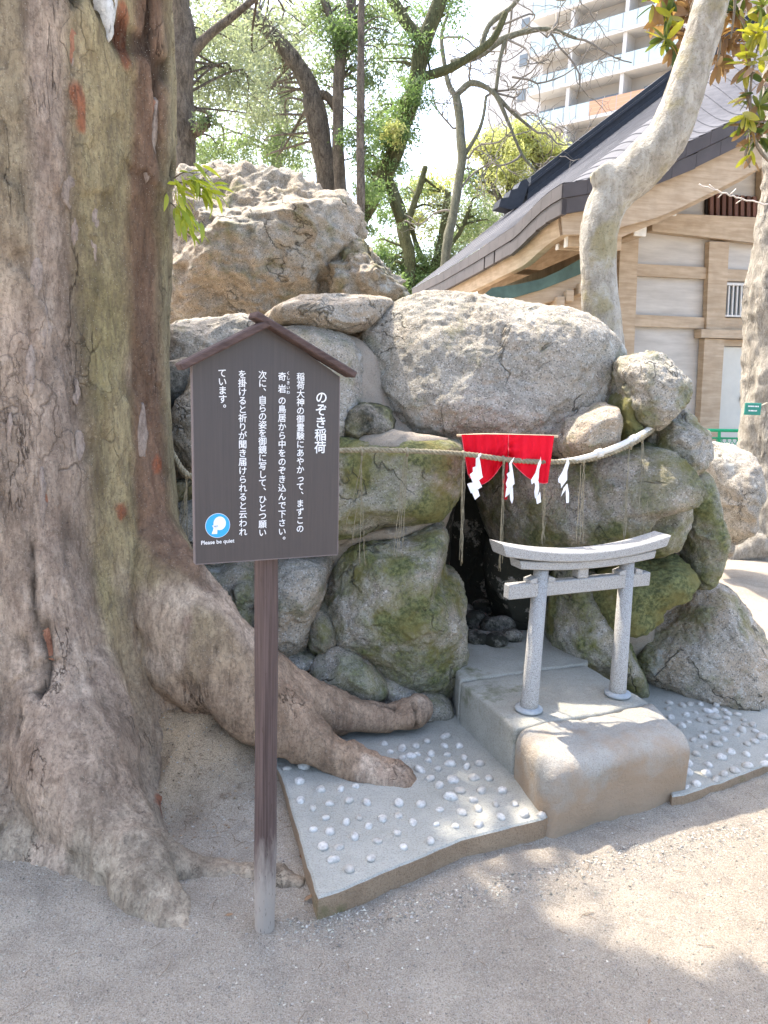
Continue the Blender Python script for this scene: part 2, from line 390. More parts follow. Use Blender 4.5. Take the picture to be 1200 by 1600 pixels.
def reg2(r, n):   # grit collected along the foot of the slab
    t = r.rand(n); x = -.25 + 1.7 * t; y = 1.93 + .36 * (x + .16) + np.abs(r.normal(0, .07, n)) * -1; return np.stack([x, y], 1)
tag(scatter('coarse_grit', 3500, reg2, .0015, .007, GRIT, seed=6), 'coarser dark grit gathered along the foot of the paving slab', 'gravel')

# ================================================================== ROCKS
def ico(sub):
    import bmesh
    bm = bmesh.new(); bmesh.ops.create_icosphere(bm, subdivisions=sub, radius=1.0)
    V = np.array([v.co[:] for v in bm.verts]); Fc = np.array([[v.index for v in f.verts] for f in bm.faces]); bm.free(); return V, Fc
ICO = {}
def rock(name, outl, Yc, T, parent=None, sub=5, seed=0, amp=.017, lean=0., n=2.6, warm=.3, moss=0., dark=0., cuts=5, mat=None, slide=0., rg=.35, crag=0.):
    if sub not in ICO: ICO[sub] = ico(sub)
    U, Fc = ICO[sub]; U = U.copy(); rs = np.random.RandomState(seed + 17)
    P = np.array([at(px, py, Yc) for px, py in outl]); c = P.mean(0)
    q = spline(P, 160, True); q2 = np.stack([q[:, 0] - c[0], q[:, 2] - c[2]], 1)
    c2 = (q2.min(0) + q2.max(0)) / 2; q2 -= c2; c = c + np.array([c2[0], 0, c2[1]])
    ang = np.arctan2(q2[:, 1], q2[:, 0]); rad = np.hypot(q2[:, 0], q2[:, 1]); o = np.argsort(ang); ang, rad = ang[o], rad[o]
    for k in range(cuts):
        d = rs.normal(0, 1, 3) * np.array([.8, .5, .8]); d[1] = -abs(d[1]) - .5; d /= np.linalg.norm(d); t = rs.uniform(.80, .93)
        e = U @ d - t; U -= np.where(e > 0, e * .9, 0)[:, None] * d
    rho = np.hypot(U[:, 0], U[:, 2]); yy = U[:, 1]
    th = np.arctan2(U[:, 2], U[:, 0]); R = np.interp(th, np.r_[ang - 2 * pi, ang, ang + 2 * pi], np.r_[rad, rad, rad])
    sc = (rho ** n + np.abs(yy) ** n + 1e-9) ** (-1 / n) * np.sqrt(rho ** 2 + yy ** 2)
    rr = rho * sc; V = np.stack([np.cos(th) * rr * R, yy * sc * T, np.sin(th) * rr * R], 1)
    V[:, 1] += lean * V[:, 2] + slide * V[:, 0]
    V += c
    me_n = V - c; me_n /= np.linalg.norm(me_n, axis=1)[:, None] + 1e-9
    s_ = 1 / max(.12, min(rad.mean(), .6))
    d = amp * (fbm(V * 1.8 * s_ + seed, 3, seed) * .9 + rg * ridge(V * 3.2 * s_ + seed, 3, seed + 5) * .5) + amp * .22 * fbm(V * 22, 3, seed + 9)
    if crag: d = d + crag * (ridge(V * np.array([2.2, 2.2, 4.5]) + .4 * fbm(V * 3, 2, 3)[:, None] + seed, 4, seed + 2) * .6 + .35 * fbm(V * np.array([9, 9, 16]), 4, seed + 3))
    elif sub >= 6: d = d + .006 * fbm(V * 45, 3, seed + 11) - .012 * np.clip(ridge(V * 4 + seed, 2, seed + 21) - 1.15, 0, 1)
    V = V + me_n * d[:, None]
    o = mesh(name, V, Fc, mat or GRAN, parent, True)
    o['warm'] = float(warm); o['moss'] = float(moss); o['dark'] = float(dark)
    return o
GR = empty('stone_grotto', (0.2, 3.4, 0), 'mossy grotto of mortared granite boulders with a dark cave opening under one huge capstone', 'grotto')
def B(outl, Yc, T, seed, label=None, name='boulder', **k):
    o = rock(name, outl, Yc, T, GR, seed=seed, **k)
    if label: o['label'] = label
    return o
B([(565, 520), (600, 478), (660, 458), (750, 460), (850, 478), (925, 505), (963, 550), (972, 600), (955, 648), (905, 680), (800, 690), (700, 688), (640, 680), (600, 645), (578, 580)], 3.85, .46, 1, 'huge rounded granite capstone over the cave mouth', sub=7, amp=.022, warm=.25, moss=.10, lean=.25, n=2.9, rg=.5)
B([(858, 690), (880, 655), (930, 632), (958, 640), (960, 668), (942, 700), (908, 716), (872, 714)], 3.46, .3, 2, 'small brownish stone wedged under the capstone', warm=.9, moss=.15)
B([(415, 492), (460, 470), (540, 462), (606, 466), (610, 484), (572, 520), (520, 524), (440, 516)], 3.85, .4, 3, 'flat sunlit stone left of the capstone', sub=6, warm=.7, lean=.5)
B([(255, 525), (300, 500), (390, 490), (430, 512), (420, 560), (330, 600), (262, 610)], 3.85, .4, 4, sub=6, warm=.1, lean=.5, moss=.1)
B([(300, 575), (350, 535), (410, 512), (500, 512), (550, 532), (568, 580), (560, 650), (530, 695), (440, 700), (340, 690), (310, 640)], 3.55, .36, 5, sub=6, warm=.35, moss=.1, lean=.35)
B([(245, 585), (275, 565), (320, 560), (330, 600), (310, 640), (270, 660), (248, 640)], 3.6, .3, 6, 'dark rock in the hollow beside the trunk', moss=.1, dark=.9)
B([(262, 665), (285, 622), (330, 600), (380, 640), (390, 720), (350, 750), (300, 745), (270, 715)], 3.42, .25, 7, sub=6, warm=.3, dark=.35, moss=.05)
B([(240, 660), (262, 680), (275, 730), (268, 760), (235, 765), (225, 700)], 3.5, .2, 31, dark=.6)
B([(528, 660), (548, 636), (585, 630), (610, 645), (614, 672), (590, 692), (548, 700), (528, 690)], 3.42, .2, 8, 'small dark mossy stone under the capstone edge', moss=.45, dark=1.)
B([(420, 700), (470, 680), (560, 684), (660, 682), (716, 690), (719, 730), (708, 780), (680, 806), (600, 822), (520, 835), (430, 835), (405, 770)], 3.42, .34, 9, 'square mossy block left of the cave mouth under the rope', sub=6, warm=.15, moss=.62, n=3.2)
B([(505, 930), (525, 880), (560, 845), (630, 832), (682, 815), (700, 835), (695, 890), (718, 905), (727, 950), (726, 1010), (712, 1066), (680, 1085), (620, 1072), (560, 1025), (525, 985)], 3.34, .34, 10, 'large mossy boulder at the left foot of the cave mouth', sub=7, warm=.35, moss=.5, n=3.0)
B([(428, 880), (470, 868), (516, 872), (514, 905), (500, 950), (480, 1000), (448, 1020), (412, 1000), (400, 950), (405, 900)], 3.28, .26, 11, 'tan boulder right of the sign post', sub=6, warm=1.0, moss=.2)
B([(300, 880), (350, 868), (400, 872), (415, 900), (400, 940), (350, 930), (310, 915)], 3.35, .22, 12, warm=.9, moss=.35)
B([(332, 950), (352, 932), (392, 930), (402, 960), (392, 992), (360, 988)], 3.22, .18, 13, warm=.9, moss=.35)
B([(300, 890), (335, 900), (345, 935), (325, 960), (296, 930)], 3.25, .16, 32, warm=.6, moss=.2)
B([(362, 905), (395, 898), (408, 925), (392, 950), (362, 935)], 3.22, .14, 33, warm=.4, moss=.3)
B([(480, 970), (500, 945), (522, 965), (530, 995), (510, 1018), (485, 1010)], 3.24, .16, 14, moss=.5, warm=.6)
B([(430, 1025), (460, 1012), (495, 1015), (500, 1035), (470, 1048), (435, 1045)], 3.2, .14, 15, moss=.3, warm=.2)
B([(486, 1045), (520, 1008), (560, 1012), (598, 1048), (610, 1075), (570, 1090), (510, 1082)], 3.16, .2, 16, 'flat green-tinged stone behind the tree root', moss=.45, warm=.7)
B([(590, 1050), (640, 1062), (690, 1080), (705, 1110), (650, 1120), (590, 1100)], 3.2, .18, 17, moss=.35, warm=.5)
B([(240, 770), (270, 745), (305, 745), (330, 760), (320, 780), (260, 785)], 3.4, .16, 18, moss=.5, dark=.5)
B([(245, 800), (270, 775), (330, 770), (400, 790), (420, 850), (380, 890), (310, 890), (265, 860)], 3.4, .22, 19, 'grey rock behind the sign left edge', moss=.1, warm=.05, sub=6)
# right of the opening
B([(760, 700), (880, 705), (960, 690), (1010, 695), (1035, 730), (1030, 765), (985, 790), (965, 835), (930, 868), (880, 862), (800, 870), (765, 820)], 3.62, .37, 20, 'broad mossy boulder right of the cave mouth', sub=7, warm=.4, moss=.42, slide=-.8, dark=.35, n=2.7)
B([(952, 640), (965, 612), (982, 625), (992, 665), (975, 700), (955, 690)], 3.5, .2, 21, moss=.6, dark=.2)
B([(960, 600), (968, 565), (1005, 552), (1055, 568), (1074, 590), (1062, 622), (1040, 652), (1012, 670), (982, 665), (965, 635)], 3.5, .27, 22, 'bright topped boulder perched at the right end', sub=6, warm=.15, moss=.32, lean=.2)
B([(1000, 690), (1020, 655), (1060, 636), (1084, 655), (1088, 700), (1075, 735), (1045, 750), (1015, 735)], 3.60, .3, 23, sub=6, warm=.1, moss=.35)
B([(985, 775), (1020, 750), (1055, 755), (1068, 790), (1060, 830), (1040, 862), (1000, 870), (985, 830)], 3.52, .22, 24, moss=.4, warm=.2)
B([(1058, 770), (1072, 738), (1095, 735), (1112, 765), (1120, 830), (1112, 880), (1090, 915), (1068, 905), (1056, 850)], 3.66, .26, 25, 'tall upright stone with a moss streak at the right end', sub=6, moss=.55, warm=.15)
B([(925, 920), (960, 880), (1010, 868), (1052, 862), (1080, 890), (1076, 918), (1040, 938), (1000, 975), (950, 985), (925, 960)], 3.5, .26, 26, 'bright green mossy stone behind the torii', sub=6, moss=.95, warm=.1)
B([(862, 920), (880, 880), (935, 900), (952, 950), (975, 1000), (1002, 1062), (985, 1085), (940, 1060), (880, 1030), (858, 1000)], 3.62, .3, 27, 'mossy stone standing behind the torii legs', sub=6, moss=.5, warm=.35)
B([(760, 830), (830, 840), (880, 870), (880, 960), (860, 1010), (800, 990), (765, 930)], 3.95, .25, 28, sub=5, moss=.2, dark=4., warm=.3)  # inner cave wall, cave shade put into its colour
# chamber behind, its cave shade painted into the stones' near-black colour
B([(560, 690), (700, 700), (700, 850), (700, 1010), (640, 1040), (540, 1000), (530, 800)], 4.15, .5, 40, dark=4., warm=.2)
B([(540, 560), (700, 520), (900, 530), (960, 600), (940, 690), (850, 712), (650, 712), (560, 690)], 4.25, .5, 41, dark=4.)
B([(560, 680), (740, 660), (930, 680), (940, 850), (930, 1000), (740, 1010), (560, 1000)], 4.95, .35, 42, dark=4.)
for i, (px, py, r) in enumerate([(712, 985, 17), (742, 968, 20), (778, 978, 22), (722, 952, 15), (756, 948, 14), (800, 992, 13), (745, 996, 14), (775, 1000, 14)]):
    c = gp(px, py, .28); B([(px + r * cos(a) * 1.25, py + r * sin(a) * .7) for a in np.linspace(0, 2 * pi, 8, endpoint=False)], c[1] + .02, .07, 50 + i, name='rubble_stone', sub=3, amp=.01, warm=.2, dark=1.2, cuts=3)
# mortar mass that fills the joints
for i, (ol, yc, t) in enumerate([
        ([(250, 560), (330, 560), (430, 540), (560, 530), (620, 600), (690, 690), (712, 740), (690, 820), (690, 900), (715, 1000), (705, 1095), (600, 1110), (480, 1070), (380, 1030), (290, 960), (235, 860), (235, 700)], 3.72, .46),
        ([(900, 700), (960, 600), (1010, 640), (1070, 700), (1092, 780), (1085, 850), (1060, 920), (1005, 985), (990, 1050), (930, 1030), (900, 960), (890, 850)], 3.9, .34)]):
    B(ol, yc, t, 60 + i, name='mortar', mat=MORT, sub=6, amp=.02, cuts=2)
B([(530, 695), (560, 682), (600, 674), (660, 678), (700, 686), (690, 698), (610, 700), (560, 712)], 3.3, .12, 62, name='mortar', mat=MORT, sub=4, amp=.012)
B([(560, 830), (600, 822), (660, 808), (685, 812), (640, 832), (560, 848), (530, 850)], 3.32, .1, 65, name='mortar', mat=MORT, sub=4, amp=.01)
B([(530, 1000), (560, 1040), (610, 1085), (700, 1095), (690, 1112), (590, 1105), (530, 1060)], 3.3, .12, 66, name='mortar', mat=MORT, sub=4, amp=.012)
# single rocks
o = rock('rock', [(985, 1030), (1005, 985), (1045, 950), (1085, 918), (1135, 918), (1170, 965), (1205, 1035), (1235, 1100), (1180, 1112), (1100, 1105), (1020, 1085)], 3.72, .36, sub=7, seed=70, warm=.9, moss=.22, lean=.3, amp=.022, cuts=8)
tag(o, 'large grey boulder with brown base lying right of the torii beside the pebbled paving', 'rock')
o = rock('rock', [(250, 520), (255, 330), (290, 285), (330, 272), (400, 255), (450, 268), (520, 310), (552, 360), (548, 420), (530, 480), (420, 520)], 5.5, .9, sub=7, seed=71, warm=.55, moss=.12, lean=.45, amp=.07, cuts=14, rg=.5, n=2.3, crag=.06)
tag(o, 'massive tan crag rising behind the sign, highest rock in the picture', 'rock')
o = rock('rock', [(520, 480), (528, 400), (545, 382), (572, 385), (585, 415), (620, 445), (635, 480), (580, 500)], 5.3, .5, sub=6, seed=72, warm=.5, moss=.25, lean=.3, amp=.06, cuts=6, rg=.8)
tag(o, 'small brown shoulder rock between the tall crag and the capstone', 'rock')
o = rock('rock', [(1084, 706), (1110, 694), (1165, 708), (1170, 760), (1160, 840), (1120, 830), (1096, 760), (1086, 720)], 6.0, .5, sub=6, seed=73, warm=.3, lean=.2, amp=.03)
tag(o, 'pale rough boulder in front of the green fence beside the right-hand trunk', 'rock')
o = rock('rock', [(1112, 850), (1118, 832), (1140, 838), (1146, 860), (1130, 872), (1114, 868)], 5.9, .1, sub=4, seed=74, warm=.6, amp=.01)
tag(o, 'small pinkish rock on the ground below the pale rough boulder', 'rock')

# ================================================================== PAVING, PLATFORM
def slab(name, poly_px, ztop, zbot, mat, label, cat, parent=None, rim=None):
    P = np.array([gp(px, py, ztop) for px, py in poly_px]); n = len(P)
    if rim: P = np.vstack([spline(P, n * 10, True)]) if rim == 'soft' else P
    o = MB().prism(P, (0, 0, zbot - ztop)).build(name, mat, parent)
    return fixn(o)
PV = {}
def paving(poly, ztop, edge_to, label, holes_px, seed, nsmooth=None):
    root = empty('pebbled_paving', tuple(np.mean([gp(x, y, 0) for x, y in poly], 0)), label, 'paving', 'pebble-studded concrete paving')
    P = np.array([gp(px, py, ztop) for px, py in poly])
    # subdivided outline with a slightly irregular edge
    Q = []
    for i in range(len(P)):
        a_, b_ = P[i], P[(i + 1) % len(P)]; k = max(2, int(np.linalg.norm(b_ - a_) / .03))
        for t in range(k): Q.append(a_ + (b_ - a_) * t / k)
    Q = np.array(Q); cen = Q.mean(0); Q = Q + np.stack([fbm(Q * 14, 3, seed), fbm(Q * 14 + 9, 3, seed), 0 * Q[:, 0]], 1) * .004
    inn = Q + (cen - Q) * .012; n = len(Q)
    V = np.vstack([inn, Q - [0, 0, .006], Q + (cen - Q) * -.004 - [0, 0, ztop + .02]])
    F_ = [tuple(range(n))] + [(n * k + i, n * k + (i + 1) % n, n * (k - 1) + (i + 1) % n, n * (k - 1) + i) for k in (1, 2) for i in range(n)]
    mi = [0] + [0] * n + [1] * n
    o = mesh('slab', V, F_, [SLABM, SLABE], root, smooth=False, mi=mi); fixn(o)
    rs = np.random.RandomState(seed)
    for px, py, w in holes_px:
        c = gp(px, py, ztop); r = w / 2 / FPX * np.linalg.norm(c - CP) * 1.05
        me = PEB[rs.randint(len(PEB))]
        p = bpy.data.objects.new('pebble', me); COL.objects.link(p); p.parent = root
        c = c + [0, 0, r * .12]; p.location = (c - ORG[root.name]).tolist()
        p.rotation_euler = (rs.uniform(-.25, .25), rs.uniform(-.25, .25), rs.uniform(0, 6.28)); p.scale = (r * rs.uniform(.9, 1.15), r * rs.uniform(.72, .9), r * rs.uniform(.6, .82))
    return root
pm = Nod('white_pebble'); tn = pm.noise(30, 3)
PEBM = pm.done(pm.mix(pm.ramp(pm.noise(75, 5, .7), (.45, 0.), (.7, .7)), pm.mix(pm.ramp(pm.noise(13, 1), (.38, 0.), (.62, 1.)), (.62, .60, .56, 1), (.42, .39, .34, 1)), (.24, .22, .19, 1)), pm.bump(pm.noise(120, 3), .002), .7)
PEB = []
for k in range(7):
    U, Fc = ico(3); V = U * (1 + .12 * fbm(U * 1.1 + k * 5, 2, k))[:, None] + .02 * fbm(U * 4, 2, k)[:, None] * U
    o = mesh('pebble', V, Fc, PEBM); PEB.append(o.data); bpy.data.objects.remove(o)
cl = """76 317 34|146 307 52|124 370 40|213 404 40|293 401 36|354 391 28|129 447 38|180 480 32|250 461 34|327 449 38|399 456 42|232 519 34|315 537 38|370 519 28|465 523 38|408 553 30|182 566 32|251 576 40|348 597 38|443 614 38|221 636 42|287 640 32|264 690 42|327 729 42|418 685 40|549 638 34|658 615 38|531 458 42|621 465 44|697 486 28|786 498 40|529 510 30|589 538 34|681 545 26|762 553 32|853 545 40|523 580 34|741 437 48|853 482 38|946 516 34|1040 505 40|1110 507 36|834 447 36|926 465 30|1002 461 34|952 408 38|865 408 40|779 408 42|695 387 38|659 359 36|750 364 50|838 356 44|900 359 38|615 323 46|687 320 30|740 299 44|807 311 34|861 299 38|650 285 30|727 262 30|797 273 34|661 259 34|579 267 38|545 274 32|607 260 26|543 237 38|601 226 34|647 206 32|716 225 34|776 225 34|721 187 38|494 249 24|470 216 28|510 283 26""".split('|')
pxl = [(420 + float(a) / 2.609, 1080 + float(b) / 2.609, float(c) / 2.609) for a, b, c in (q.split() for q in cl)]
paving([(424, 1180), (445, 1225), (470, 1310), (488, 1375), (498, 1402), (530, 1392), (600, 1362), (720, 1312), (850, 1278), (880, 1262), (900, 1220), (800, 1120), (735, 1060), (640, 1090), (560, 1120), (470, 1140)], .06, 0,
       'triangular paving set with white pebbles left of the torii step, under a tree root', pxl, 3)
cr = """40 370 75|30 440 75|60 540 85|200 400 90|290 385 75|405 385 75|595 400 75|355 480 55|240 510 80|495 465 95|575 465 90|690 455 65|730 495 80|845 505 80|565 535 110|400 575 75|270 590 60|190 640 85|545 605 85|735 610 90|715 550 80|910 570 60|925 630 65|1025 632 80|685 680 95|895 690 100|1050 705 75|465 715 60|575 715 85|825 745 70|430 770 75|1130 770 115|320 805 75|690 800 75|1040 820 95|955 855 80|600 855 115|460 890 75|355 970 95|770 940 90|950 975 80|655 1010 110|265 1085 110|500 1095 90|955 1105 115|1165 1080 90|265 1185 110|815 1165 105|475 1205 115|680 1205 85|590 1265 95|355 1320 95|245 1355 60|1190 990 60""".split('|')
pxr = [(1040 + float(a) / 7.5, 1050 + float(b) / 7.5, float(c) / 7.5) for a, b, c in (q.split() for q in cr)]
rs = np.random.RandomState(8)
pxr += [(1205 + rs.rand() * 90, 1110 + rs.rand() * 70, 10) for _ in range(16)]
paving([(1050, 1243), (1068, 1241), (1130, 1220), (1200, 1193), (1310, 1150), (1300, 1100), (1200, 1100), (1120, 1082), (1000, 1045), (960, 1080), (1000, 1150)], .035, 0,
       'grey concrete paving set with rounded pebbles between the torii step and the right boulder', pxr, 5)

ST = empty('stone_platform', (.75, 3.0, 0), 'raised concrete platform with rounded front step carrying the small torii', 'platform')
A_ = [gp(719, 1064, .25), gp(914, 1038, .25)]; B_ = [gp(806, 1140, .25), gp(1016, 1099, .25)]
e_x = (B_[1] - B_[0]); e_x /= np.linalg.norm(e_x); e_y = np.array([-e_x[1], e_x[0], 0])
def rbox(name, corners, ztop, zbot, r, mat, parent, nn=60, rf=None, amp=.003, seed=0):
    """box on a 4-corner footprint (front-left, front-right, back-right, back-left) with a rounded top edge of radius r"""
    c = np.array(corners)[:, :2]; V = []; Fc = []
    w = np.linalg.norm(c[1] - c[0]); d = np.linalg.norm(c[3] - c[0]); h = ztop - zbot
    rr = dict(l=r, r=r, f=r, b=r, t=r); rr.update(rf or {})
    lo = np.array([rr['l'], rr['f'], 0.]); hi = np.array([w - rr['r'], d - rr['b'], h - rr['t']])
    def face(f, a_, b_):
        G_ = np.array([[f(u, v) for v in np.linspace(0, 1, b_)] for u in np.linspace(0, 1, a_)]); mb.grid(G_)
    mb = MB(); n1, n2, n3 = max(4, int(w / .012)), max(4, int(d / .012)), max(4, int(h / .012))
    face(lambda u, v: (u * w, v * d, h), n1, n2); face(lambda u, v: (u * w, 0, v * h), n1, n3); face(lambda u, v: (u * w, d, v * h), n1, n3)
    face(lambda u, v: (0, u * d, v * h), n2, n3); face(lambda u, v: (w, u * d, v * h), n2, n3)
    P = np.vstack(mb.v); inn = np.clip(P, lo, hi); dd = P - inn; L = np.linalg.norm(dd, axis=1)
    for ax_, (k0, k1) in enumerate((('l', 'r'), ('f', 'b'), (None, 't'))):
        pass
    rad = np.maximum.reduce([np.where(P[:, 0] < rr['l'], rr['l'], 0), np.where(P[:, 0] > w - rr['r'], rr['r'], 0), np.where(P[:, 1] < rr['f'], rr['f'], 0), np.where(P[:, 1] > d - rr['b'], rr['b'], 0), np.where(P[:, 2] > h - rr['t'], rr['t'], 0)])
    # ellipsoidal corner mapping
    R3 = np.stack([np.where(P[:, 0] < inn[:, 0], max(rr['l'], 1e-6), max(rr['r'], 1e-6)), np.where(P[:, 1] < inn[:, 1], max(rr['f'], 1e-6), max(rr['b'], 1e-6)), np.full(len(P), max(rr['t'], 1e-6))], 1)
    qn = dd / R3; m = np.abs(qn).max(1); l2 = np.linalg.norm(qn, axis=1); sc = np.where(l2 > 1e-6, m / np.maximum(l2, 1e-6), 1)
    P = inn + dd * sc[:, None]
    P = P + (fbm(P * 7 + seed, 4, seed) * amp)[:, None] * np.array([.5, 1, 1.])
    u, v = P[:, 0] / w, P[:, 1] / d
    XY = (c[0][None] * ((1 - u) * (1 - v))[:, None] + c[1] * (u * (1 - v))[:, None] + c[2] * (u * v)[:, None] + c[3] * ((1 - u) * v)[:, None])
    mb.v = [np.column_stack([XY, P[:, 2] + zbot])]
    o = mb.build(name, mat, parent, smooth=True)
    import bmesh
    bm = bmesh.new(); bm.from_mesh(o.data); bmesh.ops.remove_doubles(bm, verts=bm.verts, dist=.0008); bmesh.ops.recalc_face_normals(bm, faces=bm.faces); bm.to_mesh(o.data); bm.free()
    return o
bl, br = B_[0] + e_y * .006, B_[1] + e_y * .006
al, ar = A_[0] - e_y * .004, A_[1] - e_y * .004
rbox('top_slab', [bl, br, ar, al], .25, .0, .008, CONC, ST, seed=3)
rbox('top_slab', [A_[0] + e_y * .004 - e_x * .0, A_[1] + e_y * .004 + e_x * .02, gp(925, 985, .25), gp(690, 985, .25)], .254, .0, .008, CONC, ST, seed=4)
fl, fr = gp(862, 1302, 0), gp(1070, 1241, 0)
f2l = np.array([.60, 2.37, 0]);
rbox('step_block', [np.array([.590, 2.335, 0]), np.array([1.200, 2.600, 0]), B_[1] + e_x * .012 - e_y * .003, B_[0] - e_x * .004 - e_y * .003], .255, -.02, .1, CONC2, ST, rf=dict(b=.004, r=.022, l=.055, f=.09, t=.065), amp=.008, seed=6)

# ================================================================== TORII
tg = Nod('torii_granite'); sp = tg.vor(620, out='Color'); c0 = tg.mix(tg.ramp(tg.sep(sp, 0), (.70, 0.), (.8, 1.)), (.37, .355, .33, 1), (.185, .178, .168, 1))
c0 = tg.mix(tg.ramp(tg.sep(sp, 1), (.78, 0.), (.86, .8)), c0, (.50, .50, .485, 1)); TG = tg.done(c0, tg.bump(tg.noise(300, 3, .7), .0012), .75, .35)
td = np.array([.92, .39, 0]); td /= np.linalg.norm(td); tn_ = np.array([-td[1], td[0], 0]); T0 = np.array([.81, 2.87, .25])
AX = np.array([td, tn_, [0, 0, 1.]])
def tp(t, n_, z): return T0 + td * t + tn_ * n_ + np.array([0, 0, z - .25])
TR = empty('stone_torii', T0, 'small speckled grey granite torii standing on the concrete platform before the cave', 'torii gate')
for sx in (-1, 1):
    mb = MB(); mb.tube([tp(sx * .223, 0, .25), tp(sx * .221, 0, .30), tp(sx * .210, 0, .835)], [.036, .0345, .029], 28); mb.build('pillar', TG, TR, True)
    mb = MB(); r = [.0, .052, .056, .054, .036, .0]; zz = [.2535, .2535, .26, .266, .272, .272]
    a = np.linspace(0, 2 * pi, 29); mb.grid(np.array([[tp(sx * .223 + rr_ * cos(q), rr_ * sin(q), z_) for q in a] for rr_, z_ in zip(r, zz)]))
    fixn(mb.build('base_ring', m_flat('ring_stone_%d' % sx, (.34, .36, .37), .8, .15, 60, .002), TR, True))
def beam(name, t0, t1, zf, h, dy, taper=0.):
    G_ = []
    for t in np.linspace(t0, t1, 33):
        z0 = zf(t); hh = h(t); ex = taper * ((t - (t0 + t1) / 2) / ((t1 - t0) / 2))
        b_ = .004; sec = [(-dy, b_), (-dy, hh - b_), (-dy + b_, hh), (dy - b_, hh), (dy, hh - b_), (dy, b_), (dy - b_, 0), (-dy + b_, 0), (-dy, b_)]
        G_.append([tp(t + ex * (z / hh), y_, z0 + z) for y_, z in sec])
    mb = MB(); G_ = np.array(G_); mb.grid(G_); mb.add(G_[0][:-1], [tuple(range(8))]); mb.add(G_[-1][:-1], [tuple(range(8))]); o = mb.build(name, TG, TR); return fixn(o)
cv = lambda t: .36 * t * t
beam('shimaki_beam', -.325, .315, lambda t: .832 + cv(t) * .55, lambda t: .033, .037, .008)
beam('kasagi_lintel', -.402, .362, lambda t: .866 + cv(t) * .75, lambda t: .036 + .08 * t * t, .05, .02)
MB().bbox(tp(-.02, 0, .760), .685, .042, .058, AX).build('tie_beam', TG, TR)
MB().bbox(tp(-.022, 0, .8115), .05, .044, .041, AX).build('centre_strut', TG, TR)
for sx in (-.215, .215):
    for s2 in (-1, 1):
        c = tp(sx + s2 * .042, 0, .789); P = [c + td * -.016 * s2 + [0, 0, 0], c + td * .016 * s2, c + td * .016 * s2 + [0, 0, .014], c + td * -.016 * s2 + [0, 0, .022]]
        fixn(MB().prism([p - tn_ * .024 for p in P], tn_ * .048).build('wedge', TG, TR))

# ================================================================== SIGN
SD = np.array([cos(radians(27)), sin(radians(27)), 0]); SN = np.array([sin(radians(27)), -cos(radians(27)), 0]); B0 = np.array([-.31, 1.80, 1.])
def sp_(x, y, off=0.): return pl(x, y, B0, SN) + SN * off
SG = empty('wooden_sign', (-.31, 1.86, 0), 'tall dark brown house-shaped notice board with white vertical Japanese text on a round post', 'sign')
bm_ = Nod('sign_board'); g = bm_.noise(1., 4, .6, v=bm_.mapv((200, 200, 6)))
BRD = bm_.done(bm_.mix(bm_.ramp(g, (.3, 0.), (.7, 1.)), (.042, .036, .038, 1), (.054, .046, .047, 1)), bm_.bump(g, .0004), .42, .5)
WDB = m_wood('sign_roof_wood', (.055, .034, .030, 1), (.115, .075, .066, 1), (30, 30, 120), .7, .0015)
PST = Nod('sign_post_wood'); v = PST.mapv((260, 260, 3)); gw = PST.noise(1., 5, .65, v=v)
cp = PST.mix(PST.ramp(gw, (.35, 0.), (.65, 1.)), (.052, .033, .030, 1), (.125, .085, .076, 1))
wz = PST.math('ADD', PST.sep(PST.pos, 2), PST.math('MULTIPLY', PST.noise(1., 5, .7, v=PST.mapv((50, 50, 8))), .34))
cp = PST.mix(PST.ramp(wz, (.30, 1.), (.46, 0.)), cp, (.36, .31, .265, 1)); sp = PST.ramp(PST.noise(1., 3, .6, v=PST.mapv((160, 160, 30))), (.63, 0.), (.68, 1.))
cp = PST.mix(PST.math('MULTIPLY', sp, .7), cp, (.07, .045, .035, 1)); PSTM = PST.done(cp, PST.bump(gw, .0015), .6, .35)
mb = MB(); cpst = np.array([-.305, 1.862, 0]); zz = np.linspace(-.05, 1.5, 40)
P = np.array([cpst + [.004 * sin(q * 2), .0, q] for q in zz]); rr_ = .0305 - .0025 * ss(.25, .02, zz) + .0008 * np.sin(zz * 9)
mb.tube(P, rr_, 28); mb.build('post', PSTM, SG, True)
bp = [sp_(x, y) for x, y in ((301, 571), (306, 881), (527, 866), (530, 588), (411, 502))]
BO = MB().prism(bp, -SN * .016).build('board', BRD, SG); fixn(BO)
fr_ = m_flat('board_edge', (.16, .13, .125), .6, .1, 40)
for (a_, b_) in ((0, 1), (1, 2), (2, 3)):
    p, q = bp[a_], bp[b_]; d = q - p; L = np.linalg.norm(d); d /= L; w = np.cross(d, SN)
    MB().box((p + q) / 2 - SN * .008 + w * (.0012 if True else 0), L, .0024, .017, [d, w, SN]).build('edge_strip', fr_, BO)
def bar(p0, p1, th, name):
    p, q = p0, p1; d = q - p; L = np.linalg.norm(d); d /= L; w = np.cross(SN, d)
    return MB().bbox((p + q) / 2 + SN * .012, L, th, .056, [d, w, SN], .003).build(name, WDB, SG)
bar(sp_(277, 574), sp_(414, 505), .017, 'roof_bar'); bar(sp_(392, 492), sp_(547, 586), .017, 'roof_bar')
WHT = m_flat('white_print', (.80, .80, .80), .5, .02)
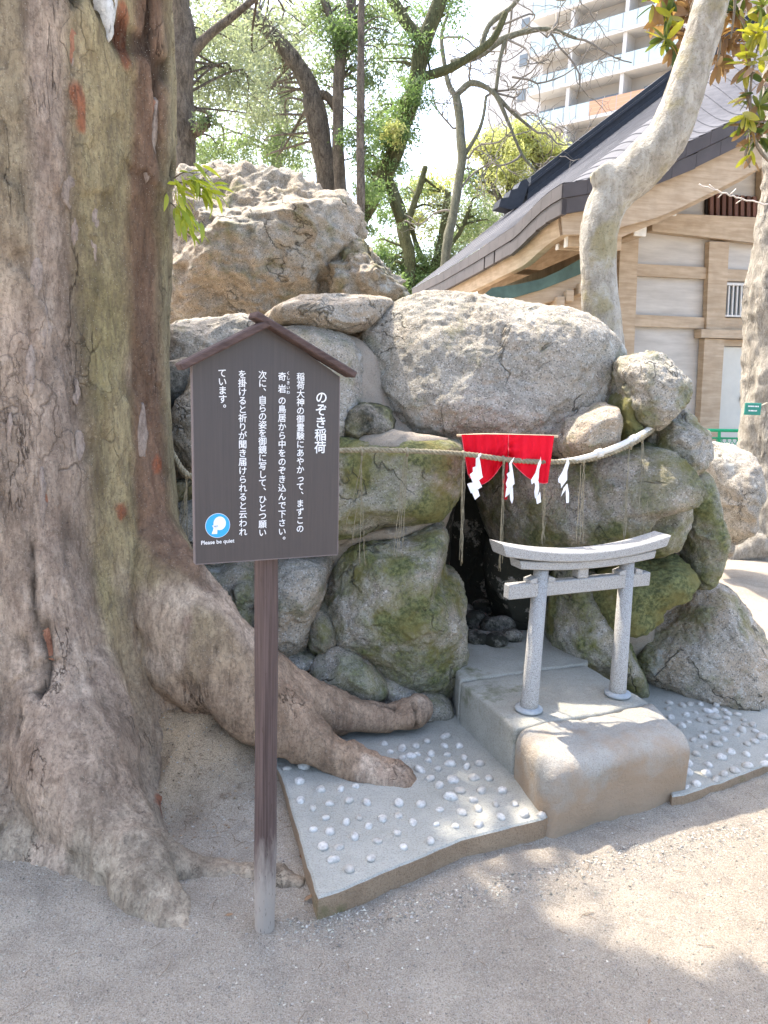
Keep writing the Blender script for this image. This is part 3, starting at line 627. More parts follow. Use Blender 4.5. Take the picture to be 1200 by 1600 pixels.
def glyphs(items, name, parent, off=.0012, bold=.012):
    tmp = []
    for ch, x, y, size, dx, dy in items:
        c = bpy.data.curves.new('t', 'FONT'); c.body = ch; c.size = size; c.align_x = 'CENTER'; c.align_y = 'CENTER' if False else 'BOTTOM_BASELINE'; c.offset = 0
        c.resolution_u = 3; o = bpy.data.objects.new('t', c); COL.objects.link(o); tmp.append((o, x, y, size, dx, dy))
    bpy.context.view_layer.update(); dg = bpy.context.evaluated_depsgraph_get(); mb = MB()
    for o, x, y, size, dx, dy in tmp:
        me = o.evaluated_get(dg).to_mesh(); c0 = sp_(x, y, off)
        V = np.array([v.co[:] for v in me.vertices]) if len(me.vertices) else np.zeros((0, 3))
        if len(V):
            X_, Y_ = V[:, 0] + dx * size, V[:, 1] - .36 * size + dy * size
            for kk, (ox, oy) in enumerate(((0, 0), (bold, 0), (-bold, 0), (0, bold), (0, -bold))):
                mb.add(c0 + SN * .00015 * kk + (X_ + ox * size)[:, None] * SD + (Y_ + oy * size)[:, None] * np.array([0, 0, 1.]), [tuple(p.vertices) for p in me.polygons])
        o.evaluated_get(dg).to_mesh_clear(); bpy.data.objects.remove(o)
    return mb.build(name, WHT, parent)
def column(s, top, bot, size, gaps=None):
    n = len(s); items = []
    for i, ch in enumerate(s):
        if ch == ' ': continue
        t = i / (n - 1); x = top[0] + (bot[0] - top[0]) * t; y = top[1] + (bot[1] - top[1]) * t
        dx, dy = (.55, .52) if ch in '、。' else (.06, -.02) if ch == 'っ' else (0, 0)
        if ch == '。': dx, dy = .5, .45
        items.append((ch, x, y, size, dx, dy))
    glyphs(items, 'lettering', BO, bold=.016)
column('のぞき稲荷', (502, 621), (500, 699), .033)
column('稲荷大神の御霊験にあやかって、まずこの', (469.5, 589), (468.5, 826), .0215)
column('奇', (440, 589), (440, 590), .0215) if False else None
_c3 = '奇 岩 の鳥居から中をのぞき込んで下さい。'
ys = [589, 606] ; 
def column_at(chars, xs, ysl, size):
    it = []
    for ch, x, y in zip(chars, xs, ysl):
        dx, dy = (.55, .52) if ch in '、。' else (0, 0)
        it.append((ch, x, y, size, dx, dy))
    glyphs(it, 'lettering', BO, bold=.016)
s3 = '奇岩の鳥居から中をのぞき込んで下さい。'; y3 = [588.5, 607.5] + list(np.linspace(626, 844, 17))
column_at(s3, [440.5] * 19, y3, .0215)
column_at('くしきいわ', [450] * 5, list(np.linspace(583, 613, 5)), .0095)
column('次に、自らの姿を御鏡に写して、ひとつ願い', (410, 586), (410, 832), .0215)
column('を掛けると祈りが聞き届けられると云われ', (378.5, 585), (379.5, 831), .0215)
column('ています。', (347, 583), (348, 637), .0215)
it = []
txt = 'Please be quiet'
c = bpy.data.curves.new('t', 'FONT')
glyphs([(txt, 340, 846, .0135, 0, 0)], 'lettering', BO, bold=.02)
cy = sp_(340, 821, .0012); a = np.linspace(0, 2 * pi, 49)[:-1]
def disc(c, r, name, mat, off, sy=1., rot=0.):
    P = [c + SN * off + SD * (r * cos(q) * cos(rot) - r * sy * sin(q) * sin(rot)) + np.array([0, 0, 1.]) * (r * cos(q) * sin(rot) + r * sy * sin(q)* cos(rot)) for q in a]
    return fixn(MB().prism(P, -SN * .0008).build(name, mat, BO))
disc(cy, .0302, 'emblem_rim', WHT, .0004); disc(cy, .0292, 'emblem_disc', m_flat('sky_blue_print', (.035, .36, .76), .45, .02), .0012)
ez = np.array([0, 0, 1.])
disc(cy + SD * .0045 + ez * .0055, .0150, 'emblem_head', WHT, .002, 1.12)
fixn(MB().prism([cy + SN * .0020 + SD * u_ * .001 + ez * w_ * .001 for u_, w_ in ((-14, 1), (-9, 1.5), (-9.5, -1), (-6, -1.5), (-1, -4), (-2, -20), (-15, -20), (-14, -15), (-12, -11), (-10.5, -6), (-12, -3))], -SN * .0008).build('emblem_hand', WHT, BO))
fixn(MB().prism([cy + SN * .0030 + SD * u_ * .001 + ez * w_ * .001 for u_, w_ in ((-10, -.2), (0, .2), (0, -1.2), (-10, -1.4))], -SN * .0008).build('emblem_mouth', m_flat('blue_line', (.03, .25, .55), .5, .02), BO))

# ================================================================== ROPE, TASSELS, SHIDE, CURTAIN, PIPE
STRAW = m_wood('straw_rope', (.20, .17, .11, 1), (.34, .30, .21, 1), (60, 60, 60), .85, .001)
SR = empty('straw_rope', at(700, 706, 3.02), 'twisted straw rope strung across the grotto face with thin hanging straw cords', 'rope')
path = spline(np.array([at(244, 640, 3.0), at(256, 672, 3.0), at(272, 712, 3.0), at(300, 744, 2.95), at(360, 735, 2.95), at(440, 712, 2.98), at(530, 704, 3.0), at(620, 704, 3.02), at(720, 709, 3.0), at(800, 719, 3.02), at(865, 722, 3.06), at(920, 718, 3.10), at(970, 702, 3.16), at(1005, 683, 3.25), at(1022, 668, 3.35), at(1024, 655, 3.5)]), 700)
sl_ = np.r_[0, np.cumsum(np.linalg.norm(np.diff(path, axis=0), axis=1))]; T = np.gradient(path, axis=0); T /= np.linalg.norm(T, axis=1)[:, None]
Nn = np.cross(T, [0, 0, 1.]); Nn /= np.linalg.norm(Nn, axis=1)[:, None]; Bn = np.cross(T, Nn)
for k in range(3):
    ph = sl_ * 2 * pi / .052 + k * 2 * pi / 3; rr_ = .0056
    MB().tube(path + rr_ * (np.cos(ph)[:, None] * Nn + np.sin(ph)[:, None] * Bn), .0060, 7).build('rope_strand', STRAW, SR, True)
def onrope(px):                                       # point of the rope seen at column px
    d = path - CP; u = 600 + FPX * (d @ CR) / (d @ FW); i = int(np.argmin(np.abs(u - px) + (np.arange(len(u)) < 60) * 50)); return path[i]
rs = np.random.RandomState(5)
for px, bots in ((566, [(536, 830), (548, 850), (561, 880), (572, 885)]), (636, [(617, 868), (620, 870), (627, 870), (622, 860)]), (724, [(720, 880), (721, 884), (722, 878), (719, 875)]), (786, [(779, 892), (780, 885), (782, 893), (784, 880)]),
                 (852, [(848, 850), (846, 853), (851, 848)]), (911, [(902, 850), (905, 849), (908, 850)]), (985, [(975, 842), (978, 845), (980, 838)]), (1003, [(996, 800), (1005, 830), (1012, 815)]), (1040, [(1040, 730), (1050, 770), (1060, 790)]),
                 (292, [(272, 860), (278, 850), (285, 870), (290, 845), (295, 860), (268, 838)])):
    p0 = onrope(min(px, 1015)) if px != 1040 else at(1040, 660, 3.42)
    Yf = {566: 3.0, 636: 3.0, 985: 3.08, 1003: 3.12, 1040: 3.38, 292: 2.98}.get(px, 3.02); mb = MB()
    for bx, by in bots:
        q = at(bx, by, Yf); t = np.linspace(0, 1, 18)[:, None]
        L = p0 + (q - p0) * t; L[:, 0] = p0[0] + (q[0] - p0[0]) * t[:, 0] ** (1.4 if px in (566, 292, 1003, 1040) else .8)
        L += np.stack([rs.normal(0, .0012, 18), rs.normal(0, .0015, 18), np.zeros(18)], 1) + [rs.uniform(-.006, .006), 0, 0]; L[0] = p0
        mb.tube(L, .0015, 5)
    mb.tube([p0 + [-.003, 0, .012], p0 + [0, -.010, 0], p0 + [.002, 0, -.02]], .006, 7)
    mb.build('straw_cord', STRAW, SR, True)
PAP = m_flat('white_paper', (.86, .86, .88), .75, .02)
def shide(polys, label, yb, dst):
    root = empty('paper_streamer', at(polys[0][0][0], polys[0][0][1], 2.99), label, 'paper streamer', 'white paper streamers on the straw rope')
    for i, poly in enumerate(polys):
        P = [at(x, y, 2.985 + .012 * (i % 2) + dst * k) for k, (x, y) in enumerate(poly)]
        fixn(MB().prism(P, (0, .0012, 0)).build('paper_fold', PAP, root))
k = 5.4545; f = lambda L: [(690 + a_ / k, 660 + b_ / k) for a_, b_ in L]
shide([f([(335, 258), (340, 275), (322, 300), (330, 340), (345, 440), (352, 468), (310, 500), (285, 530), (262, 505), (240, 445), (268, 420), (265, 385), (290, 375), (292, 310), (310, 278)]), f([(218, 525), (320, 495), (345, 550), (250, 606)]), f([(258, 600), (310, 572), (326, 625), (285, 660)])],
      'wide zigzag white paper streamer at the left edge of the red curtain', 0, .0008)
shide([f([(620, 295), (610, 325), (598, 350), (612, 440), (622, 525), (560, 570), (548, 520), (565, 470), (555, 440), (580, 420), (576, 350), (598, 320)]), f([(542, 640), (552, 560), (606, 535), (606, 590)]), f([(582, 615), (608, 560), (612, 650), (600, 694), (584, 660)])],
      'narrow white paper streamer hanging over the red tassel in the middle of the curtain', 0, .0008)
shide([f([(845, 292), (850, 345), (832, 400), (828, 470), (820, 520), (800, 540), (790, 510), (768, 530), (762, 490), (800, 430), (822, 350), (838, 320)]), f([(800, 535), (828, 500), (832, 560), (815, 640), (796, 650), (790, 590)]), f([(806, 650), (840, 590), (848, 680), (812, 696)])],
      'twisted white paper streamer at the right half of the red curtain', 0, .0008)
shide([f([(1076, 292), (1090, 345), (1070, 420), (1070, 490), (1040, 530), (1020, 560), (1015, 520), (995, 510), (994, 480), (1030, 420), (1060, 345)]), f([(1016, 635), (1040, 560), (1068, 525), (1060, 570)]), f([(1058, 560), (1072, 520), (1086, 600), (1084, 685), (1062, 688)])],
      'twisted white paper streamer hanging right of the red curtain in front of the mossy boulder', 0, .0008)
RED = Nod('red_cloth'); rc = RED.mix(RED.ramp(RED.noise(9, 4), (.3, 0.), (.7, 1.)), (.62, .004, .018, 1), (.76, .010, .03, 1)); RED = RED.done(rc, RED.bump(RED.noise(900, 2), .0006), .8, .15)
HEM = m_flat('red_hem', (.85, .12, .16), .8, .05)
CUR = empty('red_curtain', at(793, 681, 3.12), 'bright red split curtain hung under the capstone across the top of the cave mouth', 'curtain')
def panel(tl, tr, bot, nx=26, nz=22):
    tp_ = np.array([np.array(tl) + (np.array(tr) - np.array(tl)) * t for t in np.linspace(0, 1, nx)]); bt = spline(np.array(bot, float), nx)
    G_ = np.zeros((nx, nz, 3)); 
    for i in range(nx):
        for j in range(nz):
            s_ = j / (nz - 1); p = tp_[i] + (bt[i] - tp_[i]) * s_
            gx_ = abs(p[0] - 793) / 70
            fold = .016 * s_ * sin(i / nx * 11.0 + s_ * 2) + .02 * exp(-gx_ * 2.2) * s_ * sin(s_ * 15 + i * .9) + .004 * sin(i * 1.3)
            G_[i, j] = at(p[0], p[1], 3.04 + fold)
    V = G_.reshape(-1, 3); mb = MB(); mb.grid(G_); G2 = G_ + [0, .0022, 0]; mb.grid(G2[::-1])
    o = mb.build('curtain_panel', RED, CUR, True)
    MB().tube(G_[:, -1] - [0, .002, 0], .0014, 5).build('hem', HEM, o, True)
    MB().tube(G_[0, :] - [0, .002, 0], .0012, 5).build('hem', HEM, o, True)
panel((720, 679), (794.5, 679), [(728, 700), (733, 742), (750, 755), (768, 742), (785, 722), (793, 708)]) if False else None
panel((721, 679), (794, 679), [(731, 740), (740, 752), (752, 757), (768, 747), (782, 729), (793, 714)])
panel((794.5, 679), (866, 681), [(794.5, 714), (806, 729), (822, 744), (836, 752), (848, 755), (856, 754)])
MB().tube([at(714, 681, 3.1), at(760, 679, 3.12), at(872, 682, 3.12)], .006, 8).build('curtain_rod', m_flat('bamboo', (.52, .40, .26), .6), CUR, True)
tr_ = MB()
for k_ in range(16): 
    t = k_ / 16 * 2 * pi; tr_.tube([at(790, 742, 3.03) + [.003 * cos(t), .003 * sin(t), 0], at(789, 760, 3.03) + [.009 * cos(t), .008 * sin(t), 0], at(788, 780, 3.03) + [.010 * cos(t), .009 * sin(t), 0]], .0024, 5)
tr_.tube([at(791, 712, 3.03), at(792, 730, 3.03), at(790, 744, 3.03)], [.003, .007, .006], 8)
tag(tr_.build('red_tassel', m_flat('red_thread', (.45, .006, .02), .8, .3, 200), smooth=True), 'dark red thread tassel hanging behind the second paper streamer', 'tassel')
PIP = empty('white_pipe', at(950, 706, 3.18), 'white plastic conduit curving along the rope at the right end of the grotto', 'pipe')
pp = spline(np.array([at(860, 726, 3.12), at(900, 721, 3.10), at(940, 710, 3.13), at(975, 696, 3.2), at(1005, 680, 3.3), at(1022, 667, 3.38)]), 50)
PW = m_flat('white_plastic', (.62, .60, .55), .4, .06, 8)
MB().tube(pp + [0, -.015, .012], np.linspace(.009, .017, 50), 14).build('conduit', PW, PIP, True)
for i in (18, 33):
    MB().tube(pp[i - 1:i + 2] + [0, -.015, .012], .0185, 14).build('clip', PW, PIP, True)

# ================================================================== GREAT TREE (trunk, buttress roots)
def to_arrays(me):
    V = np.empty(len(me.vertices) * 3, np.float32); me.vertices.foreach_get('co', V)
    N = np.empty(len(me.vertices) * 3, np.float32); me.vertices.foreach_get('normal', N)
    Fc = np.array([tuple(p.vertices) if len(p.vertices) == 4 else tuple(p.vertices) + (p.vertices[-1],) for p in me.polygons]); return V.reshape(-1, 3).astype(float), N.reshape(-1, 3).astype(float), Fc
def remesh(mb, vox, sm=3):
    me = bpy.data.meshes.new('tmp'); me.from_pydata(np.vstack(mb.v).tolist(), [], mb.f); me.update()
    o = bpy.data.objects.new('tmp', me); COL.objects.link(o); m = o.modifiers.new('r', 'REMESH'); m.mode = 'VOXEL'; m.voxel_size = vox; m.use_smooth_shade = True
    if sm: s_ = o.modifiers.new('s', 'SMOOTH'); s_.factor = .5; s_.iterations = sm
    bpy.context.view_layer.update(); e = o.evaluated_get(bpy.context.evaluated_depsgraph_get()); m2 = e.to_mesh()
    V, N, Fc = to_arrays(m2); e.to_mesh_clear(); bpy.data.objects.remove(o); return V, N, Fc
TC = np.array([-1.65, 2.95])
BUT = [(-8, .30, .50), (-44, .24, .58), (-78, .30, .34), (-120, .35, .4), (60, .35, .4), (150, .4, .4), (-100, .25, .3)]     # azimuth, angular width, reach
def trunk_r(th, z):
    R = .728 + .03 * np.maximum(z - 1, 0) + .05 * np.exp(-np.maximum(z, 0) / .8)
    r = R * (1 + .028 * np.cos(5 * th + .6) + .022 * np.cos(9 * th + z * .25) + .012 * np.cos(17 * th + 1.3))
    for az, w, rc in BUT:
        d = (th - radians(az) + pi) % (2 * pi) - pi
        r = r + rc * np.exp(-(d / w) ** 2) * np.exp(-np.maximum(z, -.1) / .36) * (1 + .0 * z)
    return r
mb = MB(); th = np.linspace(0, 2 * pi, 97)[:-1]; zs = np.linspace(-.25, 3.4, 90); V = []
for z_ in zs:
    r = trunk_r(th, z_); V.append(np.stack([TC[0] + r * np.cos(th), TC[1] + r * np.sin(th), 0 * th + z_], 1))
n = 96; mb.add(np.vstack(V), [(i * n + j, i * n + (j + 1) % n, (i + 1) * n + (j + 1) % n, (i + 1) * n + j) for i in range(len(zs) - 1) for j in range(n)] + [tuple(range(n - 1, -1, -1)), tuple((len(zs) - 1) * n + j for j in range(n))])
def root(pts, rads, n=14, ell=1.):
    P = spline(np.array(pts), len(pts) * 8); R = np.interp(np.linspace(0, 1, len(P)), np.linspace(0, 1, len(rads)), rads); mb.tube(P, R, n, True, ell)
# right buttress running down into a long root over the paving
root([at(170, 640, 3.05), at(235, 860, 2.82), at(290, 965, 2.72), at(360, 1062, 2.68), at(430, 1122, 2.68), at(500, 1166, 2.64), at(570, 1202, 2.60), at(622, 1228, 2.55), at(672, 1250, 2.49)], [.05, .14, .165, .135, .105, .076, .054, .034, .006])
root([at(340, 1010, 2.74), at(420, 1075, 2.78), at(480, 1100, 2.84), at(540, 1115, 2.9), at(600, 1122, 2.93), at(640, 1115, 2.95), at(664, 1098, 3.0)], [.13, .11, .08, .066, .058, .052, .03])
root([at(545, 1165, 2.63), at(590, 1188, 2.66), at(628, 1212, 2.60), at(652, 1238, 2.54)], [.03, .030, .028, .02])
root([at(200, 900, 3.0), at(290, 1010, 2.78), at(360, 1075, 2.75)], [.1, .20, .13])
# front buttress to the root tip in front of the sign
root([at(60, 820, 2.85), at(95, 1060, 2.47), at(130, 1220, 2.25), at(175, 1300, 2.14), at(220, 1372, 2.02), at(262, 1425, 1.92), at(302, 1480, 1.82)], [.08, .20, .18, .125, .085, .055, .010])
root([at(215, 1360, 2.04), at(240, 1395, 2.0), at(262, 1400, 2.0), at(290, 1408, 1.97)], [.06, .045, .03, .008])
root([at(140, 1240, 2.2), at(150, 1320, 2.1), at(170, 1378, 2.03), at(200, 1420, 1.95)], [.09, .07, .045, .01])
root([at(190, 1310, 2.12), at(250, 1345, 2.10), at(310, 1365, 2.10), at(370, 1372, 2.10), at(430, 1375, 2.08), at(478, 1385, 2.05)], [.08, .062, .045, .034, .046, .030])
root([at(-40, 960, 2.8), at(-10, 1200, 2.38), at(20, 1310, 2.18)], [.1, .22, .12])
root([at(200, 1080, 2.9), at(205, 1130, 2.85), at(190, 1170, 2.82)], [.2, .14, .05])
V, N, Fc = remesh(mb, .0125, 6)
th = np.arctan2(V[:, 1] - TC[1], V[:, 0] - TC[0]); zz = V[:, 2]
Ps = np.stack([V[:, 0] * 3.2, V[:, 1] * 3.2, V[:, 2] * .9], 1)
base = ss(.9, .2, zz)
rid = ridge(Ps * 1.6 + 3, 3, 31); crk = np.clip(ridge(np.stack([V[:, 0] * 7, V[:, 1] * 7, V[:, 2] * 1.3], 1), 2, 77) - .96, 0, 1) * ss(-.1, .5, fbm(V * 1.4 + 4, 2, 60))
d = .012 * fbm(Ps * 1.4, 4, 12) + .010 * rid + .004 * fbm(V * np.array([26, 26, 8]), 4, 15) - .075 * crk + base * .007 * ridge(V * np.array([9, 9, 7]) + 2, 3, 83)
step = ss(.02, .05, fbm(V * np.array([3.4, 3.4, 1.1]) + 8, 4, 90)); st2 = ss(.1, .13, fbm(V * np.array([6, 6, 1.8]) + 38, 4, 95)); d = d + (.013 * step + .007 * st2) * (1 - .6 * base)
V2 = V + N * d[:, None]
# bark colour zones by direction round the trunk
deg = np.degrees(th); wob = 4.5 * fbm(V * np.array([2.5, 2.5, .8]) + 2, 3, 41)
def band(c, w, soft=5): return np.clip(1 - np.maximum(np.abs(deg + wob - c) - w, 0) / soft, 0, 1)
up_ = 1 - base
tone = np.ones((len(V), 3)) * np.array([1., .97, .95])
def blend(t, c, k): return t * (1 - k[:, None]) + np.array(c) * k[:, None]
pat = ss(-.2, .6, fbm(V * np.array([3, 3, .9]) + 9, 3, 51))
tone = blend(tone, (1.03, .99, 1.0), pat * .6)
tone = blend(tone, (.78, .82, .46), band(-26.5, 7.5, 4) * (.6 + .4 * up_) * (.65 + .35 * pat))
tone = blend(tone, (.50, .37, .30), band(-13, 5, 3) * up_ * .9)
tone = blend(tone, (.74, .80, .60), band(3, 9, 5) * up_ * .9)
tone = blend(tone, (.60, .56, .50), band(-36, 2, 3) * up_ * .4)
tone = blend(tone, (.50, .55, .32), (band(-51, 4, 3) * up_ * ss(1.6, 2.1, zz) * .5))
tone = tone * (1 + .10 * (step - .5) + .10 * (st2 - .5))[:, None]
tone = blend(tone, (1.02, .92, .84), base * .8)
tone = blend(tone, (1.0, 1.06, 1.02), ss(.30, .05, zz) * ss(2.6, 2.0, V[:, 1]) * .8)
tone = blend(tone, (.95, .80, .68), base * band(-8, 14, 6) * .7)
red = ss(.86, .94, fbm(V * np.array([5.5, 5.5, 2.6]) + 31, 3, 71)); tone = blend(tone, (.80, .36, .24), red * .9)
lil = ss(.5, .9, fbm(V * np.array([4, 4, 1.5]) + 17, 3, 72)); tone = blend(tone, (1.35, 1.30, 1.26), lil * .8)
tone = tone * (1 + .22 * fbm(V * np.array([9, 9, 2.4]) + 5, 4, 44) + .12 * fbm(V * np.array([30, 30, 12]), 3, 46))[:, None]
tone = np.clip(tone * (1 - .7 * np.clip(crk * 4, 0, 1))[:, None], 0, 1.8)
GT = empty('great_tree', (TC[0], TC[1], 0), 'enormous old tree filling the left edge, peeling bark and roots spreading to the paving', 'tree')
mesh('trunk', V2, Fc, BARK, GT, cols=tone)
# upper trunk and limbs (above the frame) that carry the added shade crown
mb = MB(); P = spline(np.array([[TC[0], TC[1], 3.1], [TC[0] - .05, TC[1] + .05, 4.2], [TC[0] - .1, TC[1] + .1, 5.6], [TC[0], TC[1] + .3, 7.5]]), 16); mb.tube(P, np.linspace(.735, .34, 16), 28); mesh('trunk', np.vstack(mb.v), mb.f, BARK, GT, cols=np.ones((len(np.vstack(mb.v)), 3)))
FL = Nod('bark_flake'); FLK = m_bark('flake_bark', (.25, .19, .15, 1), (.42, .34, .28, 1), (.05, .03, .02, 1), tone=False, speck=False, bump=.004)
FLR = m_bark('inner_bark', (.26, .11, .065, 1), (.42, .22, .14, 1), (.08, .03, .02, 1), tone=False, speck=False, bump=.006)
FLW = m_bark('pale_wood', (.52, .52, .49, 1), (.66, .65, .62, 1), (.3, .28, .25, 1), tone=False, speck=False, bump=.003)
def hit(px, py):                                      # first trunk-surface point along the sight line
    d = ray(px, py); best = None
    for Yt in np.arange(1.7, 3.2, .004):
        p = CP + d * Yt / d[1]; q = p[:2] - TC
        if hypot(*q) < trunk_r(np.array([atan2(q[1], q[0])]), p[2])[0]: return p
    return CP + d * 2.6 / d[1]
def flake(poly, mat, th=.014, label=None, curl=.02):
    P = np.array([hit(*p) for p in poly]); c = P.mean(0); nn = np.r_[c[:2] - TC, 0]; nn /= np.linalg.norm(nn)
    Q = spline(P, len(P) * 4, True); Q = Q + .004 * fbm(Q * 40, 3, int(poly[0][0]))[:, None]; cc = Q.mean(0); n = len(Q)
    out = Q + nn * .012; top = cc + (out - cc) * .9 + nn * th
    V = np.vstack([Q - nn * .03, out, top, [top.mean(0) + nn * .003]])
    F_ = [(k * n + i, k * n + (i + 1) % n, (k + 1) * n + (i + 1) % n, (k + 1) * n + i) for k in (0, 1) for i in range(n)] + [(2 * n + i, 2 * n + (i + 1) % n, 3 * n) for i in range(n)]
    o = mesh('bark_flake', V, F_, mat, GT, smooth=True); fixn(o)
    if label: o['label'] = label
flake([(52, 325), (55, 300), (63, 262), (80, 240), (105, 250), (112, 290), (108, 330), (95, 322), (88, 332), (70, 325), (60, 318)], FLK)
flake([(150, 0), (152, -20), (178, -20), (172, 20), (170, 45), (165, 68), (162, 58), (158, 30)], FLW, label='pale torn strip of bare wood at the top of the trunk')
flake([(216, 250), (220, 215), (228, 175), (237, 152), (239, 190), (234, 235), (226, 262), (220, 290)], FLK)
flake([(215, 210), (222, 180), (233, 152), (232, 180), (224, 225), (218, 250)], FLR)
flake([(104, 50), (108, 42), (117, 60), (117, 100), (113, 128), (103, 125), (105, 90)], FLR, .001, 'strip of raw red inner bark')
flake([(55, 985), (62, 968), (82, 966), (96, 985), (94, 1025), (80, 1030), (62, 1020)], FLR, .001, 'patch of raw red inner bark low on the trunk')
flake([(66, 775), (70, 762), (75, 775), (76, 795), (70, 800)], FLR, .0); flake([(103, 770), (108, 758), (112, 775), (108, 792), (104, 790)], FLR, .0)
flake([(240, 830), (247, 815), (254, 840), (256, 868), (250, 878), (243, 862)], FLR, .002)
flake([(278, 1018), (288, 1015), (299, 1026), (298, 1036), (288, 1034)], FLR, .0); flake([(326, 1068), (340, 1062), (344, 1050), (352, 1066), (356, 1078), (345, 1086), (334, 1094), (322, 1078)], FLR, .0)
flake([(8, 1030), (18, 1002), (32, 1000), (36, 1040), (26, 1062), (12, 1056)], FLR, .0); flake([(20, 1075), (26, 1072), (30, 1110), (44, 1125), (42, 1142), (32, 1132), (24, 1105)], FLK, .012)
rs = np.random.RandomState(61)
for i in range(30):
    cx, cy = rs.uniform(4, 235), rs.uniform(20, 900)
    if 130 < cx < 200 and rs.rand() < .6: continue
    w_, h_ = rs.uniform(4, 12), rs.uniform(18, 60); m_ = [(cx + w_ * cos(a) * rs.uniform(.6, 1.15), cy + h_ * sin(a) * rs.uniform(.7, 1.1)) for a in np.linspace(0, 2 * pi, 9)[:-1]]
    flake(m_, FLK, rs.uniform(.0, .008))
# leaf litter
LL = m_leaf('dry_leaf', (.22, .13, .07, 1), (.40, .30, .18, 1), .1)
rs = np.random.RandomState(12)
def litter(px, py, s, ang, z=.01):
    c = gp(px, py, 0); c[2] = gheight(np.array([c[0]]), np.array([c[1]]))[0] + z; u = np.array([cos(ang), sin(ang), .1]); w = np.array([-sin(ang), cos(ang), .15])
    P = [c - u * s, c - u * s * .3 + w * s * .35 + [0, 0, s * .1], c + u * s * .5 + w * s * .3, c + u * s, c + u * s * .4 - w * s * .3, c - u * s * .4 - w * s * .3 + [0, 0, s * .08]]
    o = MB().prism(P, (0, 0, .0008)).build('dry_leaf', LL); return o
for i, (px, py, s, an, lb) in enumerate([(482, 1405, .018, .8, 'curled brown leaf lying in the corner between root end and paving'), (358, 1436, .013, .2, 'small pale dry leaf on the sand left of the sign post'), (470, 1345, .010, 2., 'tiny dry leaf at the left edge of the paving'), (1015, 1590, .010, 1., 'tiny dry leaf on the sand at the bottom edge right of centre')]):
    tag(litter(px, py, s, an), lb, 'leaf')
SPR = m_leaf('fresh_leaf', (.26, .32, .04, 1), (.52, .54, .08, 1), .45, .4)
TWG = m_flat('twig_bark', (.16, .12, .085), .9, .2, 50)
def leafmesh(name, L, w, mat, fold=.25, droop=.3, n=7, tone=.5, pw=.8, ex=.8):
    V = []; 
    for i in range(n):
        t = i / (n - 1); hw = w * (sin(pi * t ** pw) ** ex if 0 < t < 1 else 0.02); x_ = L * t; z_ = -droop * L * t * t
        V += [(x_, -hw, z_ + hw * fold), (x_, 0, z_), (x_, hw, z_ + hw * fold)]
    F_ = [(i * 3 + j, i * 3 + j + 1, i * 3 + 4 + j, i * 3 + 3 + j) for i in range(n - 1) for j in (0, 1)]
    me = bpy.data.meshes.new(name); me.from_pydata(V, [], F_); me.materials.append(mat); me.polygons.foreach_set('use_smooth', [True] * len(F_))
    a = me.color_attributes.new('tone', 'FLOAT_COLOR', 'POINT'); a.data.foreach_set('color', [tone, tone, tone, 1] * len(V)); return me
def putleaf(me, p, d, parent, s=1., roll=0., name='leaf'):
    o = bpy.data.objects.new(name, me); COL.objects.link(o); o.parent = parent
    d = Vector(d).normalized(); up = Vector((0, 0, 1)); y_ = up.cross(d); y_.normalize(); z_ = d.cross(y_)
    Mx = Matrix((d, y_, z_)).transposed().to_4x4() @ Matrix.Rotation(roll, 4, 'X')
    Mx.translation = Vector((np.array(p) - ORG[parent.name]).tolist()); o.matrix_local = Mx @ Matrix.Scale(s, 4); return o
sl3 = [leafmesh('leaf', .062, .0085, SPR, tone=t) for t in (.1, .5, .9)]
tw = [at(255, 300, 2.95), at(275, 285, 2.9), at(300, 290, 2.86), at(325, 296, 2.84)]; mb = MB(); mb.tube(spline(np.array(tw), 14), np.linspace(.004, .0015, 14), 6)
mb.tube(spline(np.array([at(258, 310, 2.95), at(275, 325, 2.88), at(288, 350, 2.85)]), 10), np.linspace(.003, .0012, 10), 6)
mb.tube(spline(np.array([at(258, 290, 2.95), at(285, 270, 2.9), at(305, 272, 2.86)]), 10), np.linspace(.003, .0012, 10), 6)
SB = mb.build('leafy_sprout', TWG, GT, True); rs = np.random.RandomState(3)
for i in range(95):
    k = rs.randint(3); t = rs.rand()
    if k == 0: px, py = 268 + 62 * t, 286 + 8 * t
    elif k == 1: px, py = 268 + 26 * t, 312 + 40 * t
    else: px, py = 268 + 44 * t, 286 - 14 * t
    px += rs.normal(5, 9); py += rs.normal(0, 9); an = rs.uniform(-1.5, .5) if k != 1 else rs.uniform(-1.9, -.4)
    putleaf(sl3[rs.randint(3)], at(px, py, 2.80 + rs.uniform(-.04, .04)), (cos(an), rs.uniform(-.5, .5), sin(an)), SB, rs.uniform(.8, 1.35), rs.uniform(-.6, .6))

